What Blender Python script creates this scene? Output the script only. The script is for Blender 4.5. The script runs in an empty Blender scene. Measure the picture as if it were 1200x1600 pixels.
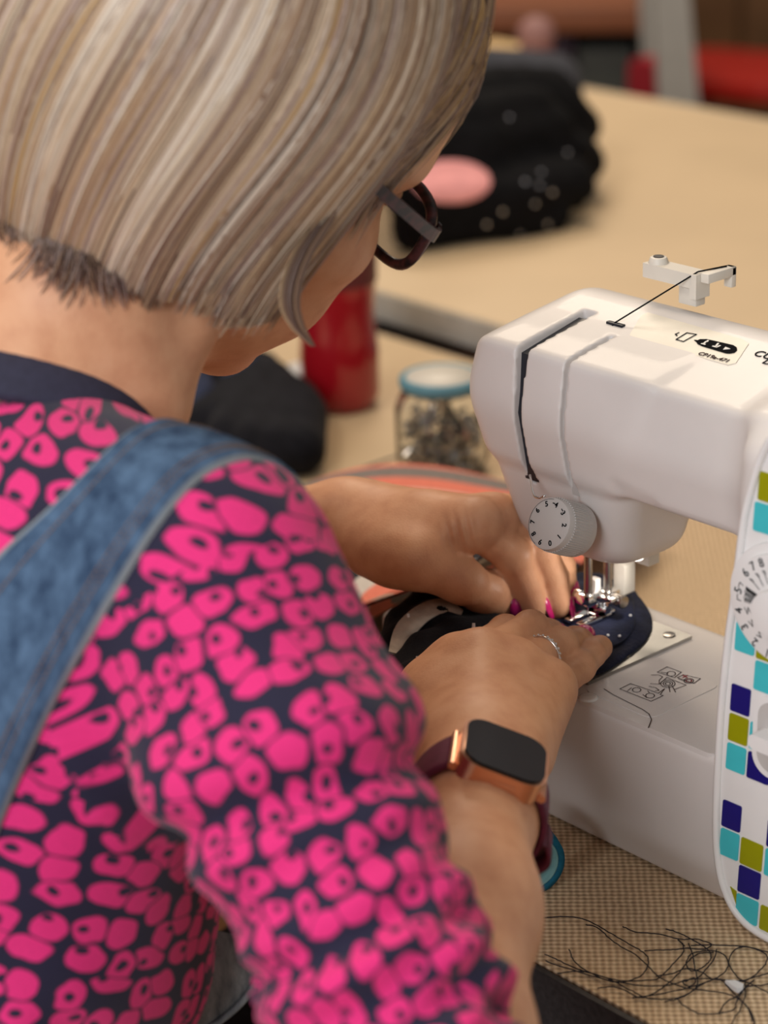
import bpy, bmesh, math, random
import numpy as np
from mathutils import Vector, Matrix
from mathutils.bvhtree import BVHTree

SC = bpy.context.scene
COL = SC.collection
random.seed(7)
RNG = np.random.default_rng(11)

# ------------------------------------------------------------------ camera
FPX = 3557.0                                   # focal length in pixels of the 1200x1600 frame
YAW, PITCH, ROLL = math.radians(48.6), math.radians(21.8), math.radians(-1.85)
CAM = np.array([0.71323, -0.76918, 0.56530])   # metres; origin = needle point projected on the table top
_fwd = np.array([-math.sin(YAW) * math.cos(PITCH), math.cos(YAW) * math.cos(PITCH), -math.sin(PITCH)])
_r0 = np.array([math.cos(YAW), math.sin(YAW), 0.0])
_u0 = np.cross(_r0, _fwd)
CR = math.cos(ROLL) * _r0 + math.sin(ROLL) * _u0
CU = -math.sin(ROLL) * _r0 + math.cos(ROLL) * _u0
CF = _fwd
cam_d = bpy.data.cameras.new('camera')
cam = bpy.data.objects.new('camera', cam_d)
COL.objects.link(cam)
cam.matrix_world = Matrix(((CR[0], CU[0], -CF[0], CAM[0]), (CR[1], CU[1], -CF[1], CAM[1]),
                           (CR[2], CU[2], -CF[2], CAM[2]), (0, 0, 0, 1)))
cam_d.sensor_fit = 'VERTICAL'
cam_d.sensor_height = 24.0
cam_d.lens = FPX * 24.0 / 1600.0
cam_d.clip_start = 0.05
cam_d.clip_end = 60
cam_d.dof.use_dof = True
cam_d.dof.focus_distance = 1.06
cam_d.dof.aperture_fstop = 4.0
SC.camera = cam

# ------------------------------------------------------------------ world and light
world = bpy.data.worlds.new('room_light')
SC.world = world
world.use_nodes = True
world.node_tree.nodes['Background'].inputs['Color'].default_value = (1.0, 0.93, 0.86, 1)
world.node_tree.nodes['Background'].inputs['Strength'].default_value = 0.28


def area(name, loc, aim, size, power, col, sy=None):
    d = bpy.data.lights.new(name, 'AREA')
    d.energy = power
    d.color = col
    d.size = size
    if sy:
        d.shape = 'RECTANGLE'
        d.size_y = sy
    o = bpy.data.objects.new(name, d)
    COL.objects.link(o)
    o.location = loc
    o.rotation_euler = (Vector(aim) - Vector(loc)).to_track_quat('-Z', 'Y').to_euler()
    return o


area('ceiling_light_a', (-0.6, 0.55, 1.95), (-0.6, 0.55, 0), 1.1, 12, (1.0, 0.78, 0.55), 0.5)
area('ceiling_light_b', (-1.9, 1.6, 1.95), (-1.9, 1.6, 0), 1.2, 30, (1.0, 0.84, 0.66), 0.6)
area('window_light', (0.95, -2.3, 1.15), (0.1, -0.1, 0.15), 1.0, 38, (0.96, 0.97, 1.0), 1.0)
area('ceiling_light_c', (-0.5, -0.9, 1.95), (-0.2, -0.4, 0.2), 0.9, 13, (1.0, 0.90, 0.78), 0.5)

SC.cycles.max_bounces = 7
SC.cycles.diffuse_bounces = 3
SC.cycles.glossy_bounces = 3
SC.cycles.transmission_bounces = 7
SC.view_settings.view_transform = 'Standard'
SC.view_settings.look = 'None'
SC.view_settings.exposure = 0.12
SC.view_settings.gamma = 1.0
SC.view_settings.use_curve_mapping = False


# ------------------------------------------------------------------ small helpers
def ray(px, py):
    return CR * ((px - 600) / FPX) - CU * ((py - 800) / FPX) + CF


def at_depth(px, py, t):
    return CAM + ray(px, py) * t


def at_z(px, py, z):
    d = ray(px, py)
    return CAM + d * ((z - CAM[2]) / d[2])


def at_y(px, py, y):
    d = ray(px, py)
    return CAM + d * ((y - CAM[1]) / d[1])


def proj(p):
    q = np.asarray(p, float) - CAM
    z = q @ CF
    return 600 + FPX * (q @ CR) / z, 800 - FPX * (q @ CU) / z, z


def V(*a):
    return np.array(a, float)


def nrm(v):
    v = np.asarray(v, float)
    return v / (np.linalg.norm(v) + 1e-12)


def lerp(a, b, t):
    return a + (b - a) * t


def tag(o, label=None, cat=None, group=None, kind=None):
    if label:
        o['label'] = label
    if cat:
        o['category'] = cat
    if group:
        o['group'] = group
    if kind:
        o['kind'] = kind
    return o


def empty(name, loc, label=None, cat=None, group=None):
    o = bpy.data.objects.new(name, None)
    COL.objects.link(o)
    o.location = loc
    o.empty_display_size = 0.03
    return tag(o, label, cat, group)


def link_mesh(name, me, mat, parent=None):
    o = bpy.data.objects.new(name, me)
    COL.objects.link(o)
    if mat is not None:
        for m in (mat if isinstance(mat, (list, tuple)) else [mat]):
            me.materials.append(m)
    if parent is not None:
        o.parent = parent
        o.matrix_parent_inverse = Matrix.Translation(-Vector(world_loc(parent)))
    return o


def world_loc(o):
    # empties carry their world position in .location; part meshes sit at the origin
    return Vector(o.location) if o.type == 'EMPTY' else Vector((0, 0, 0))


def from_np(name, verts, faces, mat, parent=None, smooth=True):
    me = bpy.data.meshes.new(name)
    verts = np.asarray(verts, np.float32)
    if isinstance(faces, np.ndarray):
        n, k = faces.shape
        me.vertices.add(len(verts))
        me.vertices.foreach_set('co', verts.ravel())
        me.loops.add(n * k)
        me.loops.foreach_set('vertex_index', faces.astype(np.int32).ravel())
        me.polygons.add(n)
        me.polygons.foreach_set('loop_start', np.arange(0, n * k, k, dtype=np.int32))
        me.update(calc_edges=True)
    else:
        me.from_pydata([tuple(v) for v in verts], [], faces)
    me.validate()
    if smooth:
        me.polygons.foreach_set('use_smooth', np.ones(len(me.polygons), bool))
    return link_mesh(name, me, mat, parent)


def from_bm(name, bm, mat, parent=None, smooth=False, bevel=0, seg=2, angle=0.6):
    if bevel:
        es = [e for e in bm.edges if len(e.link_faces) == 2 and e.calc_face_angle(0) > angle]
        bmesh.ops.bevel(bm, geom=es, offset=bevel, segments=seg, affect='EDGES', profile=0.6, clamp_overlap=True)
    bmesh.ops.recalc_face_normals(bm, faces=bm.faces)
    me = bpy.data.meshes.new(name)
    bm.to_mesh(me)
    bm.free()
    if smooth:
        me.polygons.foreach_set('use_smooth', np.ones(len(me.polygons), bool))
        try:
            me.set_sharp_from_angle(angle=math.radians(38))
        except Exception:
            pass
    return link_mesh(name, me, mat, parent)


def bm_box(lo, hi, bm=None):
    bm = bm or bmesh.new()
    r = bmesh.ops.create_cube(bm, size=1)
    for v in r['verts']:
        v.co = Vector([lerp(lo[i], hi[i], v.co[i] + 0.5) for i in range(3)])
    return bm


def bm_cyl(a, b, ra, rb=None, seg=20, bm=None):
    bm = bm or bmesh.new()
    rb = ra if rb is None else rb
    a, b = Vector(a), Vector(b)
    d = b - a
    r = bmesh.ops.create_cone(bm, cap_ends=True, segments=seg, radius1=ra, radius2=rb, depth=d.length)
    M = Matrix.Translation((a + b) / 2) @ d.to_track_quat('Z', 'Y').to_matrix().to_4x4()
    bmesh.ops.transform(bm, matrix=M, verts=r['verts'])
    return bm


def bm_prism(poly, y0, y1, axis=1, bm=None):
    """polygon in the two axes other than `axis`, extruded along it"""
    bm = bm or bmesh.new()

    def mk(p, h):
        q = list(p)
        q.insert(axis, h)
        return bm.verts.new(q)
    A = [mk(p, y0) for p in poly]
    B = [mk(p, y1) for p in poly]
    bm.faces.new(A)
    bm.faces.new(B[::-1])
    n = len(poly)
    for i in range(n):
        bm.faces.new((A[i], B[i], B[(i + 1) % n], A[(i + 1) % n]))
    return bm


def rrect(x0, x1, z0, z1, r, n=5):
    out = []
    for cx, cz, a0 in ((x1 - r, z1 - r, 0), (x0 + r, z1 - r, 90), (x0 + r, z0 + r, 180), (x1 - r, z0 + r, 270)):
        for i in range(n + 1):
            a = math.radians(a0 + 90 * i / n)
            out.append((cx + r * math.cos(a), cz + r * math.sin(a)))
    return out


def frames(path):
    """parallel-transport frames of a polyline"""
    P = np.asarray(path, float)
    T = np.gradient(P, axis=0)
    T /= np.linalg.norm(T, axis=1)[:, None] + 1e-12
    up = V(0, 0, 1) if abs(T[0][2]) < 0.9 else V(1, 0, 0)
    N = [nrm(np.cross(np.cross(T[0], up), T[0]))]
    for i in range(1, len(P)):
        n = N[-1] - T[i] * (N[-1] @ T[i])
        N.append(nrm(n))
    N = np.array(N)
    return P, T, N, np.cross(T, N)


def catmull(pts, n):
    P = np.asarray(pts, float)
    P = np.vstack([2 * P[0] - P[1], P, 2 * P[-1] - P[-2]])
    out = []
    m = len(P) - 3
    for k in range(n):
        u = k / (n - 1) * m
        i = min(int(u), m - 1)
        t = u - i
        a, b, c, d = P[i:i + 4]
        out.append(0.5 * (2 * b + (c - a) * t + (2 * a - 5 * b + 4 * c - d) * t * t + (3 * b - a - 3 * c + d) * t ** 3))
    return np.array(out)


def tube_np(path, rad, seg=6, closed=False):
    P, T, N, Bn = frames(path)
    n = len(P)
    R = np.full(n, rad) if np.isscalar(rad) else np.asarray(rad, float)
    a = np.arange(seg) * 2 * math.pi / seg
    ring = (np.cos(a)[None, :, None] * N[:, None, :] + np.sin(a)[None, :, None] * Bn[:, None, :]) * R[:, None, None]
    verts = (P[:, None, :] + ring).reshape(-1, 3)
    faces = []
    m = n if closed else n - 1
    for i in range(m):
        j = (i + 1) % n
        for k in range(seg):
            l = (k + 1) % seg
            faces.append((i * seg + k, i * seg + l, j * seg + l, j * seg + k))
    if not closed:
        faces.append(tuple(range(seg))[::-1])
        faces.append(tuple(range((n - 1) * seg, n * seg)))
    return verts, faces


def tube(name, path, rad, mat, parent=None, seg=8, closed=False):
    v, f = tube_np(path, rad, seg, closed)
    return from_np(name, v, f, mat, parent)


def lathe_np(prof, seg=32, c=(0, 0, 0)):
    verts, faces = [], []
    for r, z in prof:
        for k in range(seg):
            a = 2 * math.pi * k / seg
            verts.append((c[0] + r * math.cos(a), c[1] + r * math.sin(a), c[2] + z))
    for i in range(len(prof) - 1):
        for k in range(seg):
            l = (k + 1) % seg
            faces.append((i * seg + k, i * seg + l, (i + 1) * seg + l, (i + 1) * seg + k))
    faces.append(tuple(range(seg))[::-1])
    faces.append(tuple(range((len(prof) - 1) * seg, len(prof) * seg)))
    return np.array(verts), faces


def text_mesh(name, body, size, origin, xdir, ydir, mat, parent, lift=0.0003, thick=0.0, align='CENTER', bold=0.0):
    c = bpy.data.curves.new('txt', 'FONT')
    c.body = body
    c.size = size
    c.align_x = align
    c.align_y = 'CENTER'
    c.extrude = 0.00012
    c.offset = bold
    o = bpy.data.objects.new('txt', c)
    COL.objects.link(o)
    dg = bpy.context.evaluated_depsgraph_get()
    me = bpy.data.meshes.new_from_object(o.evaluated_get(dg))
    bpy.data.objects.remove(o)
    x, y = nrm(xdir), nrm(ydir)
    z = np.cross(x, y)
    M = Matrix(((x[0], y[0], z[0], origin[0] + z[0] * lift), (x[1], y[1], z[1], origin[1] + z[1] * lift),
                (x[2], y[2], z[2], origin[2] + z[2] * lift), (0, 0, 0, 1)))
    me.transform(M)
    me.materials.clear()
    return link_mesh(name, me, mat, parent)


# ------------------------------------------------------------------ signed-distance modelling
def smin(a, b, k):
    if k <= 0:
        return np.minimum(a, b)
    h = np.clip(0.5 + 0.5 * (b - a) / k, 0, 1)
    return b + (a - b) * h - k * h * (1 - h)


def smax(a, b, k):
    return -smin(-a, -b, k)


class Field:
    def __init__(self, lo, hi, h):
        self.lo = np.array(lo, float)
        self.h = h
        self.n = np.ceil((np.array(hi) - self.lo) / h).astype(int) + 1
        self.ax = [(self.lo[i] + np.arange(self.n[i]) * h).astype(np.float32) for i in range(3)]
        self.F = np.full(self.n, 0.5, np.float32)

    def sl(self, lo, hi):
        a = np.clip(np.floor((np.array(lo) - self.lo) / self.h).astype(int), 0, self.n)
        b = np.clip(np.ceil((np.array(hi) - self.lo) / self.h).astype(int) + 1, 0, self.n)
        return tuple(slice(x, y) for x, y in zip(a, b))

    def xyz(self, s=None):
        if s is None:
            s = (slice(None),) * 3
        return (self.ax[0][s[0]][:, None, None], self.ax[1][s[1]][None, :, None], self.ax[2][s[2]][None, None, :])

    def add(self, fn, lo, hi, k=0.0, op='u'):
        m = k + 3 * self.h
        s = self.sl(np.array(lo) - m, np.array(hi) + m)
        if any(q.stop <= q.start for q in s):
            return
        d = fn(*self.xyz(s)).astype(np.float32)
        if op == 'u':
            self.F[s] = smin(self.F[s], d, k)
        elif op == 'sub':
            self.F[s] = smax(self.F[s], -d, k)
        elif op == 'and':
            self.F[s] = smax(self.F[s], d, k)

    def cone(self, a, b, ra, rb, k=0.004, flat=None, fs=1.0, op='u'):
        """tapered capsule; `flat` = direction squashed by fs"""
        a, b = np.asarray(a, float), np.asarray(b, float)
        R = max(ra, rb)
        lo, hi = np.minimum(a, b) - R, np.maximum(a, b) + R
        ab = b - a
        L2 = ab @ ab + 1e-12

        def fn(x, y, z):
            px, py, pz = x - a[0], y - a[1], z - a[2]
            t = np.clip((px * ab[0] + py * ab[1] + pz * ab[2]) / L2, 0, 1)
            qx, qy, qz = px - t * ab[0], py - t * ab[1], pz - t * ab[2]
            r = ra + (rb - ra) * t
            d2 = qx * qx + qy * qy + qz * qz
            if flat is not None:
                w = qx * flat[0] + qy * flat[1] + qz * flat[2]
                d = np.sqrt(d2 + w * w * (1 / fs ** 2 - 1))
                return (d - r) * (0.5 + 0.5 * fs)
            return np.sqrt(d2) - r
        self.add(fn, lo, hi, k, op)

    def chain(self, pts, rads, k=0.004, kj=None, flat=None, fs=1.0):
        for i in range(len(pts) - 1):
            self.cone(pts[i], pts[i + 1], rads[i], rads[i + 1], k if (i == 0 or kj is None) else kj, flat, fs)

    def ell(self, c, r, M=None, k=0.004, op='u'):
        """ellipsoid, M rows = local axes"""
        c, r = np.asarray(c, float), np.asarray(r, float)
        M = np.eye(3) if M is None else np.asarray(M, float)
        e = np.sqrt(((M * r[:, None]) ** 2).sum(0))

        def fn(x, y, z):
            px, py, pz = x - c[0], y - c[1], z - c[2]
            q = [(px * M[i, 0] + py * M[i, 1] + pz * M[i, 2]) for i in range(3)]
            k0 = np.sqrt(sum((q[i] / r[i]) ** 2 for i in range(3)))
            k1 = np.sqrt(sum((q[i] / r[i] ** 2) ** 2 for i in range(3))) + 1e-9
            return k0 * (k0 - 1) / k1
        self.add(fn, c - e, c + e, k, op)

    def mesh(self):
        F, n = self.F, self.n
        S = F < 0
        cnt = np.zeros(n - 1, np.uint8)
        for dx in (0, 1):
            for dy in (0, 1):
                for dz in (0, 1):
                    cnt += S[dx:n[0] - 1 + dx, dy:n[1] - 1 + dy, dz:n[2] - 1 + dz]
        act = (cnt > 0) & (cnt < 8)
        idx = np.argwhere(act)
        del cnt
        num = np.full(n - 1, -1, np.int32)
        num[act] = np.arange(len(idx), dtype=np.int32)
        offs = [(i >> 2 & 1, i >> 1 & 1, i & 1) for i in range(8)]
        val = np.stack([F[idx[:, 0] + o[0], idx[:, 1] + o[1], idx[:, 2] + o[2]] for o in offs], 1)
        pos = np.zeros((len(idx), 3))
        w = np.zeros(len(idx))
        for a in range(8):
            for b in range(a + 1, 8):
                oa, ob = np.array(offs[a]), np.array(offs[b])
                if abs(oa - ob).sum() != 1:
                    continue
                va, vb = val[:, a], val[:, b]
                m = (va < 0) != (vb < 0)
                t = va[m] / (va[m] - vb[m])
                pos[m] += oa + (ob - oa) * t[:, None]
                w[m] += 1
        verts = self.lo + (idx + pos / w[:, None]) * self.h
        quads = []
        for ax in range(3):
            o1, o2 = [i for i in range(3) if i != ax]
            s0 = [slice(1, n[i] - 1) for i in range(3)]
            s1 = list(s0)
            s0[ax] = slice(0, n[ax] - 1)
            s1[ax] = slice(1, n[ax])
            ch = S[tuple(s0)] != S[tuple(s1)]
            e = np.argwhere(ch)
            ins = S[tuple(s0)][ch]
            base = e.copy()
            base[:, o1] += 1
            base[:, o2] += 1

            def cell(d1, d2):
                q = base.copy()
                q[:, o1] += d1
                q[:, o2] += d2
                return num[q[:, 0], q[:, 1], q[:, 2]]
            Q = np.stack([cell(-1, -1), cell(0, -1), cell(0, 0), cell(-1, 0)], 1)
            flip = ins if ax != 1 else ~ins
            Q[~flip] = Q[~flip][:, ::-1]
            quads.append(Q)
        Q = np.vstack(quads)
        Q = Q[(Q >= 0).all(1)]
        return verts, Q


# ------------------------------------------------------------------ materials
def new_mat(name):
    m = bpy.data.materials.new(name)
    m.use_nodes = True
    nt = m.node_tree
    return m, nt, nt.nodes['Principled BSDF']


def nd(nt, typ, **kw):
    n = nt.nodes.new(typ)
    for k, v in kw.items():
        if hasattr(n, k):
            setattr(n, k, v)
    return n


def ramp(nt, stops, interp='LINEAR'):
    r = nt.nodes.new('ShaderNodeValToRGB')
    r.color_ramp.interpolation = interp
    e = r.color_ramp.elements
    while len(e) < len(stops):
        e.new(0.5)
    for i, (p, c) in enumerate(stops):
        e[i].position = p
        e[i].color = (*c, 1) if len(c) == 3 else c
    return r


def mat(name, col, rough=0.5, metal=0.0, noise=0.06, nscale=60, bump=0.0, bscale=400, spec=0.5, coat=0.0, sheen=0.0, alpha=1, trans=0.0, ior=1.45, emit=None):
    m, nt, b = new_mat(name)
    tc = nd(nt, 'ShaderNodeTexCoord')
    nz = nd(nt, 'ShaderNodeTexNoise')
    nz.inputs['Scale'].default_value = nscale
    nz.inputs['Detail'].default_value = 4
    nt.links.new(tc.outputs['Object'], nz.inputs['Vector'])
    c1 = tuple(max(0, c * (1 - noise)) for c in col)
    c2 = tuple(min(1, c * (1 + noise)) for c in col)
    r = ramp(nt, [(0.3, c1), (0.7, c2)])
    nt.links.new(nz.outputs['Fac'], r.inputs[0])
    nt.links.new(r.outputs[0], b.inputs['Base Color'])
    b.inputs['Roughness'].default_value = rough
    b.inputs['Metallic'].default_value = metal
    b.inputs['Specular IOR Level'].default_value = spec
    b.inputs['Coat Weight'].default_value = coat
    b.inputs['Sheen Weight'].default_value = sheen
    b.inputs['Transmission Weight'].default_value = trans
    b.inputs['IOR'].default_value = ior
    if emit:
        b.inputs['Emission Color'].default_value = (*emit[0], 1)
        b.inputs['Emission Strength'].default_value = emit[1]
    if bump:
        n2 = nd(nt, 'ShaderNodeTexNoise')
        n2.inputs['Scale'].default_value = bscale
        n2.inputs['Detail'].default_value = 3
        nt.links.new(tc.outputs['Object'], n2.inputs['Vector'])
        bp = nd(nt, 'ShaderNodeBump')
        bp.inputs['Strength'].default_value = bump
        bp.inputs['Distance'].default_value = 0.001
        nt.links.new(n2.outputs['Fac'], bp.inputs['Height'])
        nt.links.new(bp.outputs[0], b.inputs['Normal'])
    return m


def srgb(r, g, b):
    return tuple((c / 12.92 if c <= 0.04045 else ((c + 0.055) / 1.055) ** 2.4) for c in (r / 255, g / 255, b / 255))


M_WHITE = mat('white_plastic', (0.71, 0.675, 0.65), 0.42, noise=0.025, nscale=30, bump=0.05, bscale=1800, coat=0.08)
M_PANEL = mat('panel_white', (0.80, 0.79, 0.78), 0.35, noise=0.02)
M_GREYPL = mat('grey_plastic', (0.52, 0.50, 0.48), 0.45, noise=0.03)
M_DARK = mat('dark_plastic', (0.012, 0.014, 0.022), 0.4)
M_CREAM = mat('cream_plastic', (0.66, 0.62, 0.55), 0.45, noise=0.03)
M_STEEL = mat('steel', (0.36, 0.33, 0.30), 0.25, metal=1.0, noise=0.05)
M_CHROME = mat('chrome', (0.86, 0.86, 0.86), 0.08, metal=1.0, noise=0.02)
M_PLATE = mat('plate_steel', (0.50, 0.49, 0.46), 0.36, metal=0.85, noise=0.16, nscale=45)
M_INK = mat('print_black', (0.008, 0.008, 0.009), 0.9, spec=0.05)
M_INK2 = mat('print_brown', (0.07, 0.045, 0.04), 0.9, spec=0.05)
M_RED = mat('print_red', (0.45, 0.03, 0.04), 0.6)
M_TNAVY = mat('tile_navy', srgb(26, 22, 112), 0.35, noise=0.05)
M_TLIME = mat('tile_lime', srgb(150, 152, 8), 0.35, noise=0.05)
M_TTEAL = mat('tile_teal', srgb(66, 190, 200), 0.35, noise=0.05)

# ------------------------------------------------------------------ the room
M_FLOOR = mat('floor_wood', (0.30, 0.13, 0.05), 0.4, noise=0.25, nscale=6)
M_WALL = mat('wall_paint', (0.10, 0.075, 0.055), 0.8, noise=0.1, nscale=2)


def box(name, lo, hi, m, parent=None, bevel=0.0, seg=2):
    return from_bm(name, bm_box(lo, hi), m, parent, smooth=bool(bevel), bevel=bevel, seg=seg)


FLOOR_Z = -0.74
tag(box('floor', (-6.5, -2.6, FLOOR_Z - 0.05), (2.6, 5.5, FLOOR_Z), M_FLOOR), kind='structure')
tag(box('wall_back', (-6.5, 5.4, FLOOR_Z), (2.6, 5.5, 2.0), M_WALL), kind='structure')
tag(box('wall_left', (-6.5, -2.6, FLOOR_Z), (-6.4, 5.4, 2.0), M_WALL), kind='structure')


# woven tabletop cloth
def burlap():
    m, nt, b = new_mat('woven_table_cover')
    tc = nd(nt, 'ShaderNodeTexCoord')
    sep = nd(nt, 'ShaderNodeSeparateXYZ')
    nt.links.new(tc.outputs['Object'], sep.inputs[0])

    def math_(op, a, b2=None):
        n = nd(nt, 'ShaderNodeMath', operation=op)
        for i, v in enumerate((a, b2)):
            if v is None:
                continue
            if isinstance(v, (int, float)):
                n.inputs[i].default_value = v
            else:
                nt.links.new(v, n.inputs[i])
        return n.outputs[0]
    nz = nd(nt, 'ShaderNodeTexNoise')
    nz.inputs['Scale'].default_value = 120
    nz.inputs['Detail'].default_value = 3
    nt.links.new(tc.outputs['Object'], nz.inputs['Vector'])
    wob = math_('MULTIPLY', math_('SUBTRACT', nz.outputs['Fac'], 0.5), 1.6)
    p = 2 * math.pi / 0.0046
    sx = math_('SINE', math_('ADD', math_('MULTIPLY', sep.outputs[0], p), wob))
    sy = math_('SINE', math_('ADD', math_('MULTIPLY', sep.outputs[1], p), wob))
    w = math_('MULTIPLY', sx, sy)
    w = math_('ADD', math_('MULTIPLY', w, 0.42), 0.5)
    n2 = nd(nt, 'ShaderNodeTexNoise')
    n2.inputs['Scale'].default_value = 300
    nt.links.new(tc.outputs['Object'], n2.inputs['Vector'])
    w2 = math_('ADD', w, math_('MULTIPLY', math_('SUBTRACT', n2.outputs['Fac'], 0.5), 0.5))
    r = ramp(nt, [(0.10, (0.34, 0.225, 0.130)), (0.5, (0.58, 0.415, 0.245)), (0.9, (0.78, 0.60, 0.39))])
    nt.links.new(w2, r.inputs[0])
    nt.links.new(r.outputs[0], b.inputs['Base Color'])
    b.inputs['Roughness'].default_value = 0.75
    bp = nd(nt, 'ShaderNodeBump')
    bp.inputs['Strength'].default_value = 0.7
    bp.inputs['Distance'].default_value = 0.001
    nt.links.new(w2, bp.inputs['Height'])
    nt.links.new(bp.outputs[0], b.inputs['Normal'])
    return m


M_BURLAP = burlap()
M_EDGE = mat('table_edge_dark', (0.035, 0.032, 0.032), 0.5, noise=0.3, nscale=300)
M_BOARD = mat('board_top', (0.60, 0.455, 0.285), 0.55, noise=0.06, nscale=5)
M_BOARD2 = mat('board_top_b', (0.58, 0.43, 0.26), 0.55, noise=0.08, nscale=7)
M_EDGEG = mat('grey_edge', (0.42, 0.40, 0.36), 0.5)
M_LEG = mat('leg_metal', (0.25, 0.25, 0.25), 0.4, metal=0.7)


def table(name, x0, x1, y0, y1, z, mtop, medge, label, th=0.026):
    t = empty(name, ((x0 + x1) / 2, (y0 + y1) / 2, FLOOR_Z), label, 'table')
    box('table_top', (x0 + 0.0015, y0 + 0.0015, z - th + 0.001), (x1 - 0.0015, y1 - 0.0015, z), mtop, t, 0.001)
    bm = bmesh.new()
    e = 0.003
    for lo, hi in (((x0 - e, y0 - e, z - th), (x1 + e, y0, z - 0.0006)), ((x0 - e, y1, z - th), (x1 + e, y1 + e, z - 0.0006)),
                   ((x0 - e, y0, z - th), (x0, y1, z - 0.0006)), ((x1, y0, z - th), (x1 + e, y1, z - 0.0006))):
        bm_box(lo, hi, bm)
    from_bm('edge_band', bm, medge, t)
    for lx in (x0 + 0.06, x1 - 0.06):
        for ly in (y0 + 0.06, y1 - 0.06):
            from_bm('leg', bm_cyl((lx, ly, FLOOR_Z), (lx, ly, z - th), 0.016), M_LEG, t, True)
    return t


table('sewing_table', -0.42, 1.0, -0.15, 0.465, 0.0, M_BURLAP, M_EDGE, 'table with woven beige cover and dark edge under the sewing machine', 0.03)
table('side_table', -1.75, -0.435, -0.35, 0.49, -0.027, M_BOARD2, M_EDGE, 'tan tabletop carrying the red bottle and glass jar')
table('long_table', -2.6, 0.9, 0.515, 1.285, 0.0, M_BOARD, M_EDGEG, 'long pale wooden table with grey edge behind the sewing machine')

# ------------------------------------------------------------------ sewing machine
BED = 0.078
MACH = empty('sewing_machine', (0.10, 0, 0), 'white sewing machine with navy, lime and turquoise squares on its front', 'sewing machine')


def build_machine():
    g = Field((-0.11, -0.075, -0.002), (0.30, 0.07, 0.272), 0.00115)
    x, y, z = g.xyz()

    def pl(a, za, p, n):
        n = np.array(n, float) / math.hypot(*n)
        return (a - p[0]) * n[0] + (za - p[1]) * n[1]
    # cross-section planes of arm and head (y, z)
    top = pl(y, z, (0.03, 0.2505), (-0.197, 0.98))
    up = pl(y, z, (-0.042, 0.236), (-0.987, 0.13))
    low = pl(y, z, (-0.0465, 0.205), (-0.975, -0.20))
    back = np.maximum(pl(y, z, (0.03, 0.2505), (0.6, 0.8)), y - 0.052)
    sec = smax(top, smax(up, low, 0.0022), 0.0035)
    sec = smax(sec, back, 0.012)
    # left end facets
    left = smax(pl(x, z, (-0.047, 0.212), (-0.98, 0.20)), pl(x, z, (-0.047, 0.212), (-0.975, -0.20)), 0.003)
    sec = smax(sec, left, 0.013)
    arm = smax(sec, 0.1765 - z, 0.007)
    arm = smax(arm, x - 0.285, 0.012)
    # head: rounded lower block
    hb = smax(pl(y, z, (-0.0465, 0.205), (-0.965, -0.26)), pl(x, z, (0.050, 0.170), (0.955, -0.30)), 0.016)
    hb = smax(hb, y - 0.024, 0.008)
    hb = smax(hb, left, 0.012)
    hb = smax(hb, pl(y, z, (-0.01, 0.1265), (-0.06, -0.99)), 0.016)
    hb = smax(hb, z - 0.24, 0.01)
    hb = smax(hb, sec, 0.004)
    col = smax(0.137 - x + 0 * z, x - 0.285, 0.004)
    col = smax(col, smax(-0.0615 - y, y - 0.056, 0.01), 0.010)
    col = smax(col, pl(y, z, (0.03, 0.2505), (-0.197, 0.98)), 0.010)
    col = smax(col, 0.002 - z, 0.004)
    base = smax(smax(-0.10 - x, x - 0.285, 0.01), smax(-0.06 - y, y - 0.045, 0.008), 0.009)
    base = smax(base, smax(0.002 - z, z - BED, 0.002), 0.0045)
    base = smax(base, pl(y, z, (-0.06, 0.020), (-0.93, -0.36)), 0.002)
    F = smin(arm, hb, 0.006)
    F = smin(F, col, 0.022)
    F = smin(F, base, 0.004)
    # recess for the take-up lever and the thread channel
    cut = np.maximum(np.maximum(np.abs(x + 0.0085) - (0.0024 + 0.0016 * np.clip((z - 0.215) / 0.02, 0, 1)), -(sec + 0.010)), np.maximum(y - 0.004, 0.168 - z))
    F = np.maximum(F, -cut)
    cut = np.maximum(np.maximum(np.abs(x - 0.0205) - 0.0015, -(sec + 0.0034)), np.maximum(y + 0.012, 0.150 - z))
    F = np.maximum(F, -cut)
    g.F = F.astype(np.float32)
    g.cone(at_y(956, 776, -0.0465), at_y(1006, 796, -0.0455), 0.0042, 0.0030, 0.006, op='sub')
    v, q = g.mesh()
    o = from_np('body', v, q, M_WHITE, MACH)
    # dark liner inside the take-up slot; grey liner paints in the thread channel's shade
    up_n = nrm((-0.987, 0.13))
    prof = [(0.0, 0.2446), (-0.042, 0.236), (-0.0465, 0.205), (-0.0395, 0.169)]

    def inset(d):
        return [(prof[0][0], prof[0][1] - d), (prof[1][0] + d * 0.9, prof[1][1] - d * 0.9), (prof[2][0] + d, prof[2][1]), (prof[3][0] + d, prof[3][1])]
    for nm, xc, w, d0, d1, m_ in (('take_up_slot', -0.0085, 0.0046, 0.0028, 0.014, M_DARK), ('channel_shade', 0.0205, 0.0022, 0.0027, 0.008, M_GREYPL)):
        a_, b_ = inset(d0), inset(d1)
        if nm == 'channel_shade':
            a_[0], b_[0] = (-0.014, 0.2420 - d0), (-0.014, 0.2420 - d1)
        from_bm(nm, bm_prism(a_ + b_[::-1], xc - w, xc + w, 0), m_, MACH)
    return o


build_machine()


def arm_top(X, Y):
    """point and frame on the sloping top of the arm"""
    return V(X, Y, 0.2505 + (Y - 0.03) * 0.197 / 0.98)


TN = nrm((0, -0.197, 0.98))
TY = nrm((0, 0.98, 0.197))


def plane_hit(px, py, p0, n):
    d = ray(px, py)
    t = ((np.asarray(p0) - CAM) @ n) / (d @ n)
    return CAM + d * t


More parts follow.
